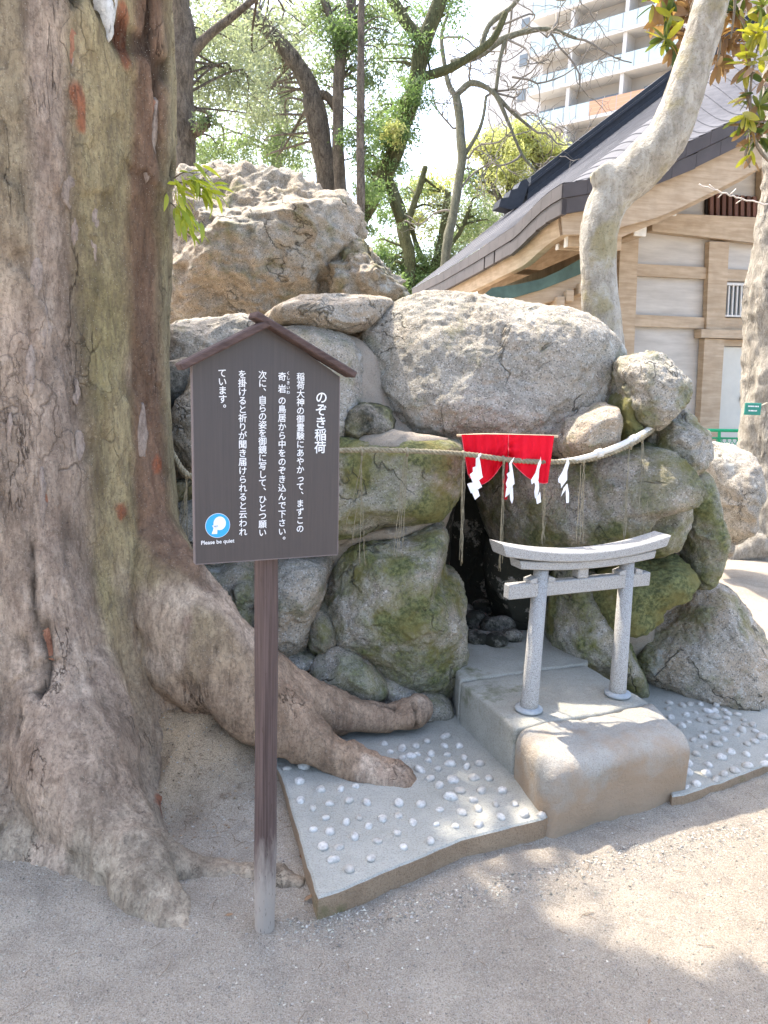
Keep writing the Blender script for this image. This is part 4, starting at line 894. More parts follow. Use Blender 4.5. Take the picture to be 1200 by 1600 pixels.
dm = Nod('debris'); DEB = dm.done(dm.mix(1., (.28, .20, .13, 1), dm.attr('tone', out='Color'), 'MULTIPLY'), None, .9, .2)
def reg3(rr, n):
    y = 1.6 + 1.5 * rr.rand(n); x = -1.0 + 2.9 * rr.rand(n); return np.stack([x, y], 1)
def reg4(rr, n): return np.stack([rr.normal(-.75, .22, n), rr.normal(2.6, .22, n)], 1)
tag(scatter('soil_crumbs', 2600, reg4, .0012, .007, DEB, seed=31), 'crumbs of brown soil lying on the bank under the tree roots', 'soil')
mbd = MB(); rs = np.random.RandomState(44)
for i in range(300):
    x, y = (rs.uniform(-.9, 1.9), rs.uniform(1.3, 2.7)) if i < 90 else (rs.normal(-.65, .25), rs.normal(2.55, .2)); a_ = rs.uniform(0, 6.28); L = rs.uniform(.006, .028); z_ = gheight(np.array([x]), np.array([y]))[0] + .003
    mbd.tube([[x - cos(a_) * L, y - sin(a_) * L, z_], [x, y, z_ + .002], [x + cos(a_ + .3) * L, y + sin(a_ + .3) * L, z_ + .001]], .0009, 4)
tag(mbd.build('twig_litter', DEB, cols=np.full((len(np.vstack(mbd.v)), 3), .8)), 'tiny broken twigs and needles scattered on the sand', 'twigs', kind='stuff')

# ================================================================== SHRINE HALL
e1 = np.array([1, .2, 0]) / hypot(1, .2); e2 = np.array([-e1[1], e1[0], 0]); C0 = at(880, 288, 9.)
def bw(u, v, z): return np.array([C0[0], C0[1], 0]) + e1 * u + e2 * v + np.array([0, 0, z])
HALL = empty('shrine_hall', bw(1.3, 1.15, 0), 'traditional timber and plaster shrine hall with sweeping dark grey roof on the right', 'building')
vz = lambda u: np.interp(u, [0, .43, 1.46, 2.12, 2.5, 4, 6, 8.2], [3.79, 3.885, 4.33, 4.67, 4.88, 5.95, 7.5, 9.5])
ez_ = lambda v: np.interp(v, [0, .4, .9, 1.5, 3, 5, 7.8], [3.79, 3.73, 3.665, 3.60, 3.53, 3.46, 3.42])
gz = lambda u: np.interp(u, [0, .83, 2.2, 3.6, 5, 5.9, 8.2], [0, .66, 1.80, 2.92, 4.02, 4.68, 6.4])
ROOFV = 7.8
def rz(u, v): s_ = ss(0, 1.5, v); return (1 - s_) * vz(u) + s_ * (ez_(v) + gz(u))
RM = Nod('roof_sheet'); rn = RM.noise(1., 4, .6, v=RM.mapv((8, 2, 30)))
RFM = RM.done(RM.mix(RM.ramp(rn, (.3, 0.), (.7, 1.)), (.050, .053, .066, 1), (.088, .092, .108, 1)), RM.bump(RM.noise(60, 3), .002), .72, .25)
RFD = m_flat('roof_dark', (.040, .042, .048), .5, .2, 10); FAS = m_flat('roof_fascia', (.075, .066, .066), .65, .18, 4, .001, 150)
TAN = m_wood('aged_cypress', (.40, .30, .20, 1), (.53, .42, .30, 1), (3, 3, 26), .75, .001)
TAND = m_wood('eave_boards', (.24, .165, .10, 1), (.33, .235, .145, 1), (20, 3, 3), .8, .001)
PLA = Nod('lime_plaster'); g = PLA.noise(1., 6, .6, v=PLA.mapv((1.5, 1.5, 9))); PLAM = PLA.done(PLA.mix(PLA.ramp(g, (.35, 0.), (.65, 1.)), (.44, .41, .37, 1), (.58, .55, .50, 1)), None, .9, .2)
WTIP = m_flat('white_beam_end', (.72, .70, .64), .8, .12, 14)
us = []; 
for k_ in np.arange(0, 8.2, .15): us += [(k_, .014), (k_ + .149, 0.)]
vs_ = np.r_[np.linspace(0, 1.6, 18), np.linspace(1.9, ROOFV, 14)]
G_ = np.array([[bw(u, v, rz(u, v) + dz) for v in vs_] for u, dz in us]); mb = MB(); mb.grid(G_)
mb.grid(np.array([[bw(16.4 - u, v, rz(u, v)) for v in vs_] for u in np.linspace(0, 8.2, 12)]))
RF = mb.build('roof', RFM, HALL, False)
Gs = np.array([[bw(u, v, rz(u, v) - .30) for v in np.linspace(.06, ROOFV - .06, 24)] for u in np.linspace(.06, 8.2, 24)])
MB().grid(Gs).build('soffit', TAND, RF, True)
def strip_piece(f0, f1, h0, h1, th, name, mat, par):   # piece between two path points, from drop h0 to h1, thickness vector th
    P = [f0 - [0, 0, h0], f1 - [0, 0, h0], f1 - [0, 0, h1], f0 - [0, 0, h1]]; return fixn(MB().prism(P, th).build(name, mat, par))
vp = [bw(u, 0, rz(u, 0)) for u in np.arange(0, 3.6, .30)]; ep = [bw(0, v, rz(0, v)) for v in np.r_[np.arange(0, 2.1, .3), np.arange(2.5, 7.9, .5)]]
for row, (h0, h1) in enumerate(((0.0, .155), (.160, .33))):
    for pts, th in ((vp, e2 * .06), (ep, e1 * .06)):
        for i in range(len(pts) - 1):
            d = pts[i + 1] - pts[i]; o_ = (.5 if row else 0); a_ = pts[i] + d * (o_ if i else 0); b_ = pts[i + 1] + d * (o_ if i < len(pts) - 2 else 0) - d * .015
            if i and o_: a_ = pts[i] + (pts[i + 1] - pts[i]) * .5
            off = -th / .06 * (.012 if row == 0 else 0)
            strip_piece(a_ + off, b_ + off, h0, h1, th, 'fascia_panel', FAS, RF)
strip_piece(vp[-1], bw(8.2, 0, rz(8.2, 0)), 0, .33, e2 * .06, 'fascia_panel', FAS, RF)
# bargeboard below the verge and the eave board
mb = MB(); uu = np.linspace(.03, 8.2, 50); top = [bw(u, .10, rz(u, 0) - .28) for u in uu]; bot = [bw(u + .05, .10, rz(u, 0) - .335 - (.20 + .16 * min(1, u / 1.2))) for u in uu]
mb.grid(np.array([top, bot])); mb.grid(np.array([bot, [p + e2 * .08 for p in bot]])); mb.grid(np.array([[p + e2 * .08 for p in bot], [p + e2 * .08 for p in top]])); mb.build('bargeboard', TAN, HALL)
mb = MB(); vv = np.linspace(.1, ROOFV, 40); top = [bw(.10, v, rz(0, v) - .25) for v in vv]; bot = [bw(.14, v, rz(0, v) - .335 - .17) for v in vv]
mb.grid(np.array([top, bot])); mb.grid(np.array([bot, [p + e1 * .1 for p in bot]])); mb.build('eave_board', TAN, HALL)
mb = MB(); uu = np.linspace(.6, 8.2, 30); top = [bw(u, .22, rz(u, 0) - .66) for u in uu]; bot = [bw(u, .22, rz(u, 0) - .66 - .12) for u in uu]; mb.grid(np.array([top, bot])); mb.grid(np.array([bot, [p + e2 * .6 for p in bot]])); mb.build('inner_bargeboard', TAN, HALL)
# descending ridge at the far verge
for k_, (w_, h_, o_) in enumerate(((.42, .12, .0), (.26, .14, .12), (.36, .06, .26), (.2, .1, .32))):
    uu = np.linspace(2.15 + k_ * .03, 8.1, 20); P = np.array([bw(u, 6.9, rz(u, 6.9) + o_ + h_ / 2) for u in uu]); mb = MB()
    G_ = np.array([[p + e2 * a_ * w_ / 2 + np.array([0, 0, b_ * h_ / 2]) for a_, b_ in ((-1, -1), (1, -1), (1, 1), (-1, 1), (-1, -1))] for p in P]); mb.grid(G_); mb.add(G_[0][:4], [(0, 1, 2, 3)]); fixn(mb.build('ridge_course', RFD, RF))
oc = bw(2.05, 6.9, rz(2.05, 6.9)); sil = [(0, 0), (.12, .42), (.05, .50), (-.06, .44), (-.12, .30), (-.26, .26), (-.30, .12), (-.46, .08), (-.50, -.08), (-.2, -.12)]
fixn(MB().prism([oc + e1 * a_ + np.array([0, 0, b_]) - e2 * .2 for a_, b_ in sil], e2 * .4).build('ridge_end_tile', RFD, RF))
# gable wall
WP = C0 + e2 * 1.15
def wq(x, y): return (980 + x / 2.463, 250 + y / 2.463)
def wpt(x, y, off=0.): return pl(*wq(x, y), WP, e2) - e2 * off
def wallpiece(c4, name, mat, t=.05, base=.0, par=None):
    P = [wpt(x, y, base) for x, y in c4]; return fixn(MB().prism(P, -e2 * t).build(name, mat, par or HALL))
W0, W1 = 1.35, 9.5
P = [bw(W0, 1.17, 0), bw(W1, 1.17, 0)] + [bw(u, 1.17, rz(u, 1.17) - .32) for u in np.linspace(W1 - .01, W0, 14)]
fixn(MB().prism(P, e2 * .12).build('plaster_wall', PLAM, HALL))
fixn(MB().prism([bw(W0, 1.2, 0), bw(W0, 7.2, 0), bw(W0, 7.2, 4.2), bw(W0, 1.2, 4.2)], e1 * .12).build('side_wall', TAN, HALL))
ext = lambda c4, ynew: c4
wallpiece([(75, 210), (540, 232), (540, 334), (75, 280)], 'tie_beam', TAN, .14)
wallpiece([(300, 318), (375, 321), (358, 655), (288, 651)], 'post', TAN, .10)
wallpiece([(-42, 300), (27, 303), (-12, 1250), (-80, 1250)], 'post', TAN, .12)
wallpiece([(24, 400), (300, 415), (297, 460), (21, 447)], 'wall_rail', TAN, .05)
wallpiece([(14, 595), (290, 607), (287, 650), (11, 640)], 'wall_rail', TAN, .05)
wallpiece([(372, 422), (540, 427), (540, 470), (370, 468)], 'wall_rail', TAN, .05)
wallpiece([(357, 608), (520, 612), (518, 655), (355, 655)], 'wall_rail', TAN, .05)
wallpiece([(258, 653), (560, 662), (556, 692), (257, 686)], 'door_head', TAN, .17)
wallpiece([(277, 688), (352, 690), (318, 1250), (246, 1250)], 'post', TAN, .13)
wallpiece([(350, 691), (560, 695), (558, 720), (349, 716)], 'wall_rail', TAN, .07)
wallpiece([(498, -60), (560, -60), (548, 235), (490, 225)], 'post', TAN, .12)
def beam_end(px, py, w, h, name='beam_end'):
    p = pl(px, py, C0 + e2 * .34, e2); r = MB().bbox(p + e2 * .5, w, 1.0, h, [e1, e2, [0, 0, 1]], .01).build('purlin', TAN, HALL)
    MB().bbox(p - e2 * .012, w + .012, .03, h + .012, [e1, e2, [0, 0, 1]], .006).build(name, WTIP, r)
beam_end(1044, 326, .20, .15); beam_end(999, 362, .15, .10); beam_end(1166, 258, .16, .12)
for px, py, w, h in ((886, 371, .07, .22), (872, 386, .06, .06), (795, 424, .06, .08)):
    p = pl(px, py, C0 + e1 * .24, e1); r = MB().bbox(p + e1 * .35, .7, w, h, [e1, e2, [0, 0, 1]], .008).build('rafter', TAN, HALL); MB().bbox(p - e1 * .01, .02, w + .01, h + .01, [e1, e2, [0, 0, 1]], .004).build('rafter_end', WTIP, r)
# lattice window, barred window, door
DKM = m_flat('recess_shade', (.03, .025, .022), .9); SLAT = m_wood('red_brown_slat', (.10, .045, .03, 1), (.17, .08, .055, 1), (9, 9, 2), .7)  # recess shade painted as a near-black panel behind the slats
LW = wallpiece([(299, 128), (492, 146), (489, 224), (297, 214)], 'lattice_window', DKM, .03)
for i in range(8):
    x = 306 + i * 23.5; wallpiece([(x, 131 + i * 2), (x + 13, 132 + i * 2), (x + 12, 217 + i), (x - 1, 216 + i)], 'slat', SLAT, .05, .03, LW)
GLS = Nod('window_glass'); GLS.b.inputs['Base Color'].default_value = (.10, .12, .14, 1); GLSM = GLS.done((.10, .12, .135, 1), None, .08, .6)
BWN = wallpiece([(366, 474), (540, 480), (530, 608), (359, 604)], 'window', GLSM, .03); WB = m_flat('window_bar_paint', (.62, .60, .56), .6, .05)
wallpiece([(366, 474), (540, 480), (540, 490), (366, 484)], 'window_frame', WB, .05, .03, BWN); wallpiece([(360, 597), (531, 602), (530, 609), (359, 604)], 'window_frame', WB, .05, .03, BWN)
for i in range(11): x = 364 + i * 16.; wallpiece([(x, 484), (x + 5, 484), (x - 1, 600), (x - 6, 600)], 'window_bar', WB, .03, .035, BWN)
DRM = m_flat('cream_door_paint', (.60, .585, .52), .6, .05, 6)
DR = wallpiece([(350, 718), (466, 722), (410, 1250), (316, 1250)], 'door', DRM, .03); D2 = wallpiece([(470, 722), (560, 724), (520, 1250), (415, 1250)], 'door', DRM, .03)
IRN = m_flat('iron_ring', (.12, .12, .12), .4, .1, metal=.8)
for D_, x, y in ((DR, 437, 918), (D2, 457, 895)):
    c = wpt(x, y, .05); a = np.linspace(0, 2 * pi, 17); MB().tube([c + e1 * .045 * cos(t) + np.array([0, 0, 1]) * .045 * sin(t) for t in a], .009, 6, False).build('ring_handle', IRN, D_, True)
# green copper pent roof on the side of the hall
COP = m_flat('green_copper', (.075, .125, .105), .6, .3, 6, .001, 80)
k = 3.53; ff = lambda L, Y_: [at(620 + a_ / k, 380 + b_ / k, Y_) for a_, b_ in L]
PRF = fixn(MB().prism(ff([(470, 292), (525, 245), (660, 228), (800, 195), (900, 150), (1060, 60), (1060, 150), (900, 215), (800, 255), (640, 302), (540, 330), (480, 340)], 9.75), (0.1, 1.1, 0)).build('pent_roof', COP, HALL))
fixn(MB().prism(ff([(540, 330), (640, 302), (800, 255), (900, 215), (1060, 150), (1060, 215), (980, 250), (860, 320), (760, 340), (560, 345)], 9.8), (0.1, 1.0, 0)).build('pent_roof_board', TAN, HALL))
for a_, b_ in ((930, 300), (1000, 262), (880, 335)): MB().bbox(at(620 + a_ / k, 380 + b_ / k, 9.9), .10, .5, .14, None, .008).build('bracket', TAN, HALL)
fixn(MB().prism(ff([(820, 360), (1060, 250), (1060, 1100), (820, 1100)], 9.95), (0.1, .9, 0)).build('porch_wall', TAN, HALL))
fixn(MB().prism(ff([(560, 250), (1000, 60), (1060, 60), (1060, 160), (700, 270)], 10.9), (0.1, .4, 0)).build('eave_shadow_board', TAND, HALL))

# ================================================================== APARTMENT BLOCK
APW = m_flat('white_render', (.52, .52, .51), .8, .04, 1); APS = m_flat('apartment_wall', (.40, .385, .365), .85, .05, 1)
APG = m_flat('balcony_glass', (.42, .53, .55), .15, .04, 1, spec=.6); APF = m_flat('grey_post', (.30, .33, .35), .5, .05)
TIL = Nod('orange_tile'); t_ = TIL.ramp(TIL.math('FRACT', TIL.math('MULTIPLY', TIL.sep(TIL.pos, 2), 3.2)), (.0, 0.), (.12, 1.)); TILM = TIL.done(TIL.mix(t_, (.52, .42, .34, 1), (.52, .31, .20, 1)), None, .8)
WGL = m_flat('apartment_window', (.16, .19, .21), .1, .1, spec=.6)
D0 = at(917, 127, 66.); ae = np.array([cos(radians(41)), -sin(radians(41)), 0]); an_ = np.array([ae[1], -ae[0], 0])     # an_ points away from us
if an_[1] < 0: an_ = -an_
AX3 = [ae, an_, np.array([0, 0, 1.])]
sL = (pl(824, 155, D0, an_) - D0) @ ae; sR = (pl(1062, 100, D0, an_) - D0) @ ae
AP = empty('apartment_block', np.array([D0[0], D0[1], 0]) + an_ * 6, 'tall white apartment block with glass balconies and two orange tiled rails, far behind', 'building')
def ab(s0, s1, d0, d1, z0, z1, name, mat, par=None):
    c = D0 + ae * (s0 + s1) / 2 + an_ * (d0 + d1) / 2; c[2] = (z0 + z1) / 2
    return MB().box(c, s1 - s0, d1 - d0, z1 - z0, AX3).build(name, mat, par or AP)
zL3 = D0[2]; FH = 2.98
ab(sL + .3, sR + 6, 1.75, 14, 0, zL3 + FH * 8, 'wall', APS)
ab(sL - 6.5, sL + .28, 3.5, 12, 0, zL3 + FH * 8, 'stair_tower', APW)
gm_ = None
for k_ in range(-5, 8):
    zb = zL3 + FH * k_; FL_ = ab(sL, sR + (0 if k_ < 0 else 4), -.0, 1.74, zb, zb + .26, 'balcony_slab', APW)
    e_ = sR + (0 if k_ < 0 else 4)
    s = sL + .02; w_ = 1.18; j = 0
    while s + w_ < e_:
        orange = (k_ == -1 and 5 <= j <= 10) or (k_ == -2 and 4 <= j <= 14)
        if gm_ is None or orange:
            o = ab(s + .03, s + w_ - .03, .02, .07, zb + .27, zb + 1.38, 'tiled_panel' if orange else 'glass_panel', TILM if orange else APG, FL_)
            if not orange: gm_ = (o.data, s, zb, ORG[o.name].copy())
            if orange: o.scale = (1.06, 1, 1)
        else:
            o = bpy.data.objects.new('glass_panel', gm_[0]); COL.objects.link(o); o.parent = FL_
            wpos = gm_[3] + ae * (s - gm_[1]) + np.array([0, 0, zb - gm_[2]]); o.location = (wpos - ORG[FL_.name]).tolist()
        s += w_; j += 1
    mbp = MB(); s = sL
    while s < e_ + .1:
        c = D0 + ae * s + an_ * .045; c[2] = zb + .84; mbp.box(c, .06, .06, 1.16, AX3); s += w_
    mbp.build('rail_posts', APF, FL_)
    s = sL + 3.6
    for q_ in range(6):
        if s > e_: break
        ab(s, s + .32, .2, 1.745, zb + .265, zb + FH - .005, 'partition', APW, FL_); ab(s - 3.3, s - .5, 1.66, 1.78, zb + .3, zb + 2.15, 'window', WGL, FL_)
        ab(s - 1.95, s - 1.88, 1.64, 1.67, zb + .3, zb + 2.15, 'window_frame', APW, FL_)
        s += 4.72
    ab(sL - 3.2, sL - 2.4, 3.42, 3.52, zb + 1.1, zb + 2.1, 'tower_window', WGL)

# ================================================================== TREES
def leafcloud(C_, sig, n, size, seed, flat=.7, up=.3):
    r = np.random.RandomState(seed); i = r.randint(len(C_), size=n); P = C_[i] + r.normal(0, 1, (n, 3)) * sig[i][:, None] * [1, 1, flat]
    a_ = r.normal(0, 1, (n, 3)); a_[:, 2] -= .3; a_ /= np.linalg.norm(a_, axis=1)[:, None]; b_ = np.cross(a_, r.normal(0, 1, (n, 3)) + [0, 0, up]); b_ /= np.linalg.norm(b_, axis=1)[:, None]
    L = size * r.uniform(.6, 1.3, n)[:, None]; w = L * r.uniform(.28, .42, n)[:, None]
    V = np.stack([P, P + a_ * L * .5 + b_ * w * .5, P + a_ * L, P + a_ * L * .5 - b_ * w * .5], 1).reshape(-1, 3)
    t = np.clip(r.rand(len(C_))[i] * .6 + r.rand(n) * .5 - .05, 0, 1); return V, np.repeat(t, 4)
def mkcrown(name, parts, mat, parent):
    V = np.vstack([p[0] for p in parts]); t = np.concatenate([p[1] for p in parts]); F_ = np.arange(len(V)).reshape(-1, 4)
    o = mesh(name, V, F_, mat, parent, smooth=False, cols=np.stack([t, t, t], 1)); o['kind'] = 'stuff'; return o
BK1 = m_bark('dark_tree_bark', (.10, .085, .068, 1), (.24, .205, .165, 1), (.03, .02, .015, 1), tone=False, speck=False, bump=.02)
BGR = m_bark('grey_green_bark', (.15, .145, .10, 1), (.27, .26, .18, 1), (.04, .04, .03, 1), tone=False, speck=False, bump=.02)
BKM = m_bark('mossy_tree_bark', (.07, .075, .035, 1), (.16, .16, .08, 1), (.03, .03, .015, 1), tone=False, speck=False, bump=.02)
LG = m_leaf('green_leaf', (.10, .145, .08, 1), (.23, .29, .155, 1), .5); LB = m_leaf('grey_green_leaf', (.17, .205, .16, 1), (.35, .38, .29, 1), .5); LY = m_leaf('yellow_green_leaf', (.33, .35, .15, 1), (.52, .52, .26, 1), .5); LD = m_leaf('vivid_green_leaf', (.09, .15, .065, 1), (.20, .28, .12, 1), .5)
def tree(label, Y, stems, blobs, bark, lm, name='background_tree', size=.07, dens=1., seed=0, twigs=1., tw_r=.011, group='trees behind the rocks', ground=True):
    """stems: list of [(px,py,rpx)...] polylines (first reaches the ground); blobs: (px,py,r_px,dY,count,mat)"""
    rs = np.random.RandomState(seed); b0 = at(stems[0][0][0], stems[0][0][1], Y); b0 = np.array([b0[0], Y, 0.])
    R_ = empty(name, b0, label, 'tree', group); mb = MB(); pts = []
    for si, st in enumerate(stems):
        P = [at(x, y, Y + (dy[0] if dy else 0)) for x, y, r, *dy in st]; rr_ = [r / FPX * Y for x, y, r, *dy in st]
        if si == 0 and ground: P = [np.array([P[0][0] + (P[0][0] - P[1][0]) * .3, P[0][1], -.1])] + P; rr_ = [rr_[0] * 1.35] + rr_
        P = spline(np.array(P), len(P) * 7); rr2 = np.interp(np.linspace(0, 1, len(P)), np.linspace(0, 1, len(rr_)), rr_)
        P = P + (.25 * rr2)[:, None] * np.stack([fbm(P * 2 + si, 2, seed), fbm(P * 2 + 5, 2, seed), 0 * rr2], 1)
        mb.tube(P, rr2 * (1 + .08 * fbm(P * 6, 2, seed)), 12); pts.append(P)
    mb.build('trunk', bark, R_, True); A_ = np.vstack(pts); tb = MB(); by = {}
    for bi, (x, y, r, dy, cnt, *mm) in enumerate(blobs):
        c = at(x, y, Y + dy); Rw = r / FPX * (Y + dy); m = max(3, int(cnt / 110)); d = rs.normal(0, 1, (m, 3)); d /= np.linalg.norm(d, axis=1)[:, None]
        S_ = c + d * (Rw * rs.rand(m) ** .45)[:, None] * [1, 1, .8]; by.setdefault(mm[0] if mm else lm, []).append(leafcloud(S_, np.full(m, Rw * .17 + .02), int(cnt * dens * .72), size * .84, seed * 31 + bi))
        for q in S_[:max(2, int(m * .35 * twigs))]:
            i = int(np.argmin(np.linalg.norm(A_ - q, axis=1) + 1.2 * np.maximum(A_[:, 2] - q[2] + .2, 0))); p0 = A_[i]; mid = (p0 + q) / 2 + rs.normal(0, .12, 3) * np.linalg.norm(q - p0) + [0, 0, .05]
            L = spline(np.array([p0, mid, q]), 9); tb.tube(L, np.linspace(tw_r * 1.6 * Y / 9, tw_r * .35 * Y / 9, 9), 5)
    if tb.v: tag(tb.build('branches', bark, R_, True), kind='stuff')
    for mt, ps in by.items(): mkcrown('crown', ps, mt, R_)
    return R_, A_
tree('old grey trunk with broken side limb close behind the great trunk', 7.2, [[(290, 620, 17), (288, 400, 17), (286, 250, 16), (284, 120, 20), (276, 0, 20), (270, -60, 18)], [(286, 215, 11), (306, 203, 10), (322, 192, 8, -.2)], [(284, 100, 10), (320, 60, 7), (370, 20, 5), (420, -20, 4)]],
     [(325, 60, 55, .4, 5200), (370, 130, 60, .8, 5200), (320, 150, 40, .6, 3000), (350, 20, 60, 1, 4200), (430, 60, 55, 1.6, 3600), (322, 190, 16, -.2, 500, LG), (320, 240, 48, 1.2, 4400, LG), (370, 235, 36, 1.6, 2600, LG), (400, 180, 40, 1.5, 2400)], BK1, LB, seed=1, size=.055, dens=.7, twigs=.4)
tree('dark trunk that forks above the crag with a mossy limb leaning far left', 8.6, [[(512, 560, 17), (510, 300, 16), (500, 220, 15), (490, 152, 15)], [(490, 155, 13), (470, 110, 12), (440, 70, 11), (405, 30, 10), (360, 5, 8), (330, -30, 7)], [(492, 150, 8), (510, 150, 6), (524, 170, 5)]],
     [(420, 100, 50, 1.2, 2600, LB), (450, 170, 55, 1.4, 3000, LB), (380, 50, 45, .9, 2400, LB), (470, 40, 60, 1.6, 3000, LB), (440, 230, 40, 1.6, 2200, LG)], BK1, LB, seed=2)
tree('slim straight trunk just right of the forked one, green tufts high up', 8.4, [[(530, 600, 10), (530, 320, 9), (528, 200, 8), (532, 90, 8), (545, 20, 7), (556, -50, 5)], [(530, 90, 6), (520, 40, 5), (500, -10, 4)]],
     [(538, 60, 34, 0, 3600, LD), (520, 20, 34, .2, 2600, LG), (560, 20, 28, .2, 2000, LG), (510, 110, 24, .4, 1200, LG), (556, 130, 26, .2, 1300, LG)], BK1, LD, seed=3, size=.05)
tree('thinnest pole-straight dark trunk in the middle of the grove', 8.0, [[(560, 640, 6.5), (562, 380, 6.5), (564, 180, 6), (565, 60, 5), (568, -60, 4)]],
     [(560, 215, 30, .2, 1700, LD), (585, 120, 34, .4, 1600, LG), (580, 300, 26, .5, 1400, LD), (600, 40, 40, .5, 2000, LG)], BK1, LD, seed=4, size=.05, tw_r=.007)
tree('thick mossy trunk wrapped in ivy leaning right behind the crag', 9.2, [[(540, 560, 13), (552, 390, 12), (575, 320, 12), (605, 260, 13), (630, 200, 13), (648, 140, 12), (662, 70, 12), (685, 10, 11), (710, -60, 10)], [(660, 120, 7), (700, 108, 6), (735, 88, 5.5), (770, 60, 5), (790, 20, 4)], [(655, 60, 9), (630, 30, 8), (600, -20, 7)], [(600, 268, 9), (612, 300, 8), (628, 345, 8)]],
     [(560, 355, 22, -.1, 2000, LD), (580, 300, 20, -.2, 1800, LD), (620, 205, 34, -.2, 3400, LD), (645, 150, 30, -.2, 2200, LD), (615, 265, 30, .1, 2200, LD), (655, 70, 26, 0, 1500, LD), (600, 190, 40, .4, 2400, LG), (690, 20, 44, .3, 2400, LD), (575, 260, 26, .3, 1400, LD), (625, 95, 40, .6, 2000, LG), (620, 205, 20, -.4, 700, LY), (600, 340, 30, .6, 1300, LD), (610, 10, 44, .6, 1800, LG)], BKM, LD, seed=5, size=.055)
tree('mossy curved trunk in the gap below the ivy-clad one', 18.5, [[(645, 560, 9), (640, 430, 9), (630, 350, 9), (618, 310, 9), (600, 275, 9)], [(632, 360, 6), (650, 310, 5), (665, 260, 4)]],
     [(600, 390, 30, .8, 1500, LG), (650, 350, 30, .6, 1500, LY), (640, 300, 34, .8, 1500, LG), (590, 410, 26, .4, 1600, LD), (650, 420, 30, .2, 1600, LD), (680, 300, 34, 1, 1200, LY)], BKM, LG, seed=6, size=.11)
# bare tree with twisting twigs
def twig(mb, p, d, L, r, rs, depth):
    n = 7; P = [p]; dd = np.array(d, float)
    for i in range(n):
        dd = dd + rs.normal(0, .30, 3) + [0, 0, -.02]; dd /= np.linalg.norm(dd); P.append(P[-1] + dd * L / n)
    mb.tube(P, np.linspace(r, r * .45, n + 1), 5 if r < .02 else 7)
    if depth:
        for i in range(rs.randint(3, 6)):
            j = rs.randint(2, n + 1); q = dd * .5 + rs.normal(0, .6, 3); q /= np.linalg.norm(q); twig(mb, P[j], q, L * rs.uniform(.5, .8), r * .5, rs, depth - 1)
BT, A_ = tree('bare crooked tree with tangled twigs in front of the apartment block', 17., [[(690, 560, 7.9), (695, 420, 7.3), (710, 320, 6.6), (722, 250, 6.6), (718, 195, 6.6), (712, 150, 5.9)], [(712, 150, 4.6), (735, 130, 4.6), (765, 140, 3.3), (795, 170, 2.6), (830, 200, 2.0)], [(716, 155, 4.0), (700, 130, 4.0), (690, 60, 2.6), (700, 20, 2.0)], [(705, 100, 5.3), (750, 85, 5.3), (790, 60, 4.6), (850, 45, 3.3), (900, 60, 2.0)], [(750, 85, 4.0), (765, 40, 4.0), (800, 10, 3.3), (830, -30, 2.6)], [(722, 250, 3.3), (750, 200, 2.6), (760, 150, 2.0)], [(770, 140, 3.3), (790, 180, 2.6), (815, 240, 2.0), (840, 270, 1.3)], [(790, 60, 3.3), (780, 100, 2.6), (775, 140, 2.6)]],
     [], BGR, LY, seed=7)
mb = MB(); rs = np.random.RandomState(77)
for px, py, dx, dz, L in ((765, 140, .6, .3, 1.2), (795, 170, .8, -.3, 1.0), (830, 200, .6, -.5, .9), (700, 20, -.3, .8, .8), (850, 45, .9, -.2, 1.3), (900, 60, .8, -.3, 1.0), (830, -20, .8, -.4, 1.4), (800, 10, .6, .1, 1.2), (760, 150, .4, .6, .9), (790, 60, .5, -.6, 1.1), (750, 85, .1, .9, 1.0), (690, 60, .6, .6, .8), (735, 130, -.4, .6, .8), (720, 200, -.7, .4, .9), (712, 300, .7, .3, 1.0), (705, 330, -.7, .4, .8), (718, 250, .8, .1, 1.1), (840, 270, .6, -.2, .7), (870, 20, .7, -.5, 1.2), (770, 45, .9, .1, 1.1), (800, 120, .8, .0, 1.0), (815, 240, -.5, -.4, .8)):
    twig(mb, at(px, py, 17), (dx, rs.uniform(-.4, .4), dz), L * 1.3, .026, rs, 2)
tag(mb.build('twigs', m_flat('twig_grey', (.20, .18, .15), .9, .2, 20), BT, True), kind='stuff')
tree('broad yellow-green tree crown below the apartment block', 21., [[(800, 560, 10), (800, 400, 9), (795, 330, 8), (800, 270, 6)], [(798, 340, 5), (770, 290, 4), (760, 250, 3)], [(798, 330, 5), (830, 280, 4), (845, 250, 3)]],
     [(800, 235, 40, 0, 5200, LY), (840, 225, 34, .2, 3800, LY), (760, 230, 34, .3, 3200, LY), (860, 250, 26, .1, 2400, LY), (780, 290, 44, 0, 3800, LY), (830, 290, 36, 0, 3000, LY), (740, 290, 34, .6, 2000, LG), (770, 350, 46, 0, 3000, LB), (720, 370, 40, .4, 2400, LG), (815, 210, 20, 0, 1200, LY)], BK1, LY, seed=8, size=.13)
tree('leafy mixed green tree low in the gap left of the hall roof', 19., [[(670, 600, 8), (672, 450, 8), (690, 380, 7), (700, 300, 5)], [(672, 430, 5), (650, 380, 4), (640, 340, 3)], [(690, 400, 4), (720, 360, 3), (735, 320, 3)]],
     [(690, 400, 40, 0, 2600, LG), (650, 430, 34, -.2, 2600, LD), (720, 410, 34, 0, 2000, LB), (700, 340, 44, .4, 2200, LB), (670, 290, 40, .4, 1800, LY), (740, 340, 36, .3, 1800, LG), (600, 430, 30, -.4, 2200, LG), (640, 450, 30, -.6, 2400, LD)], BKM, LG, seed=9, size=.11)
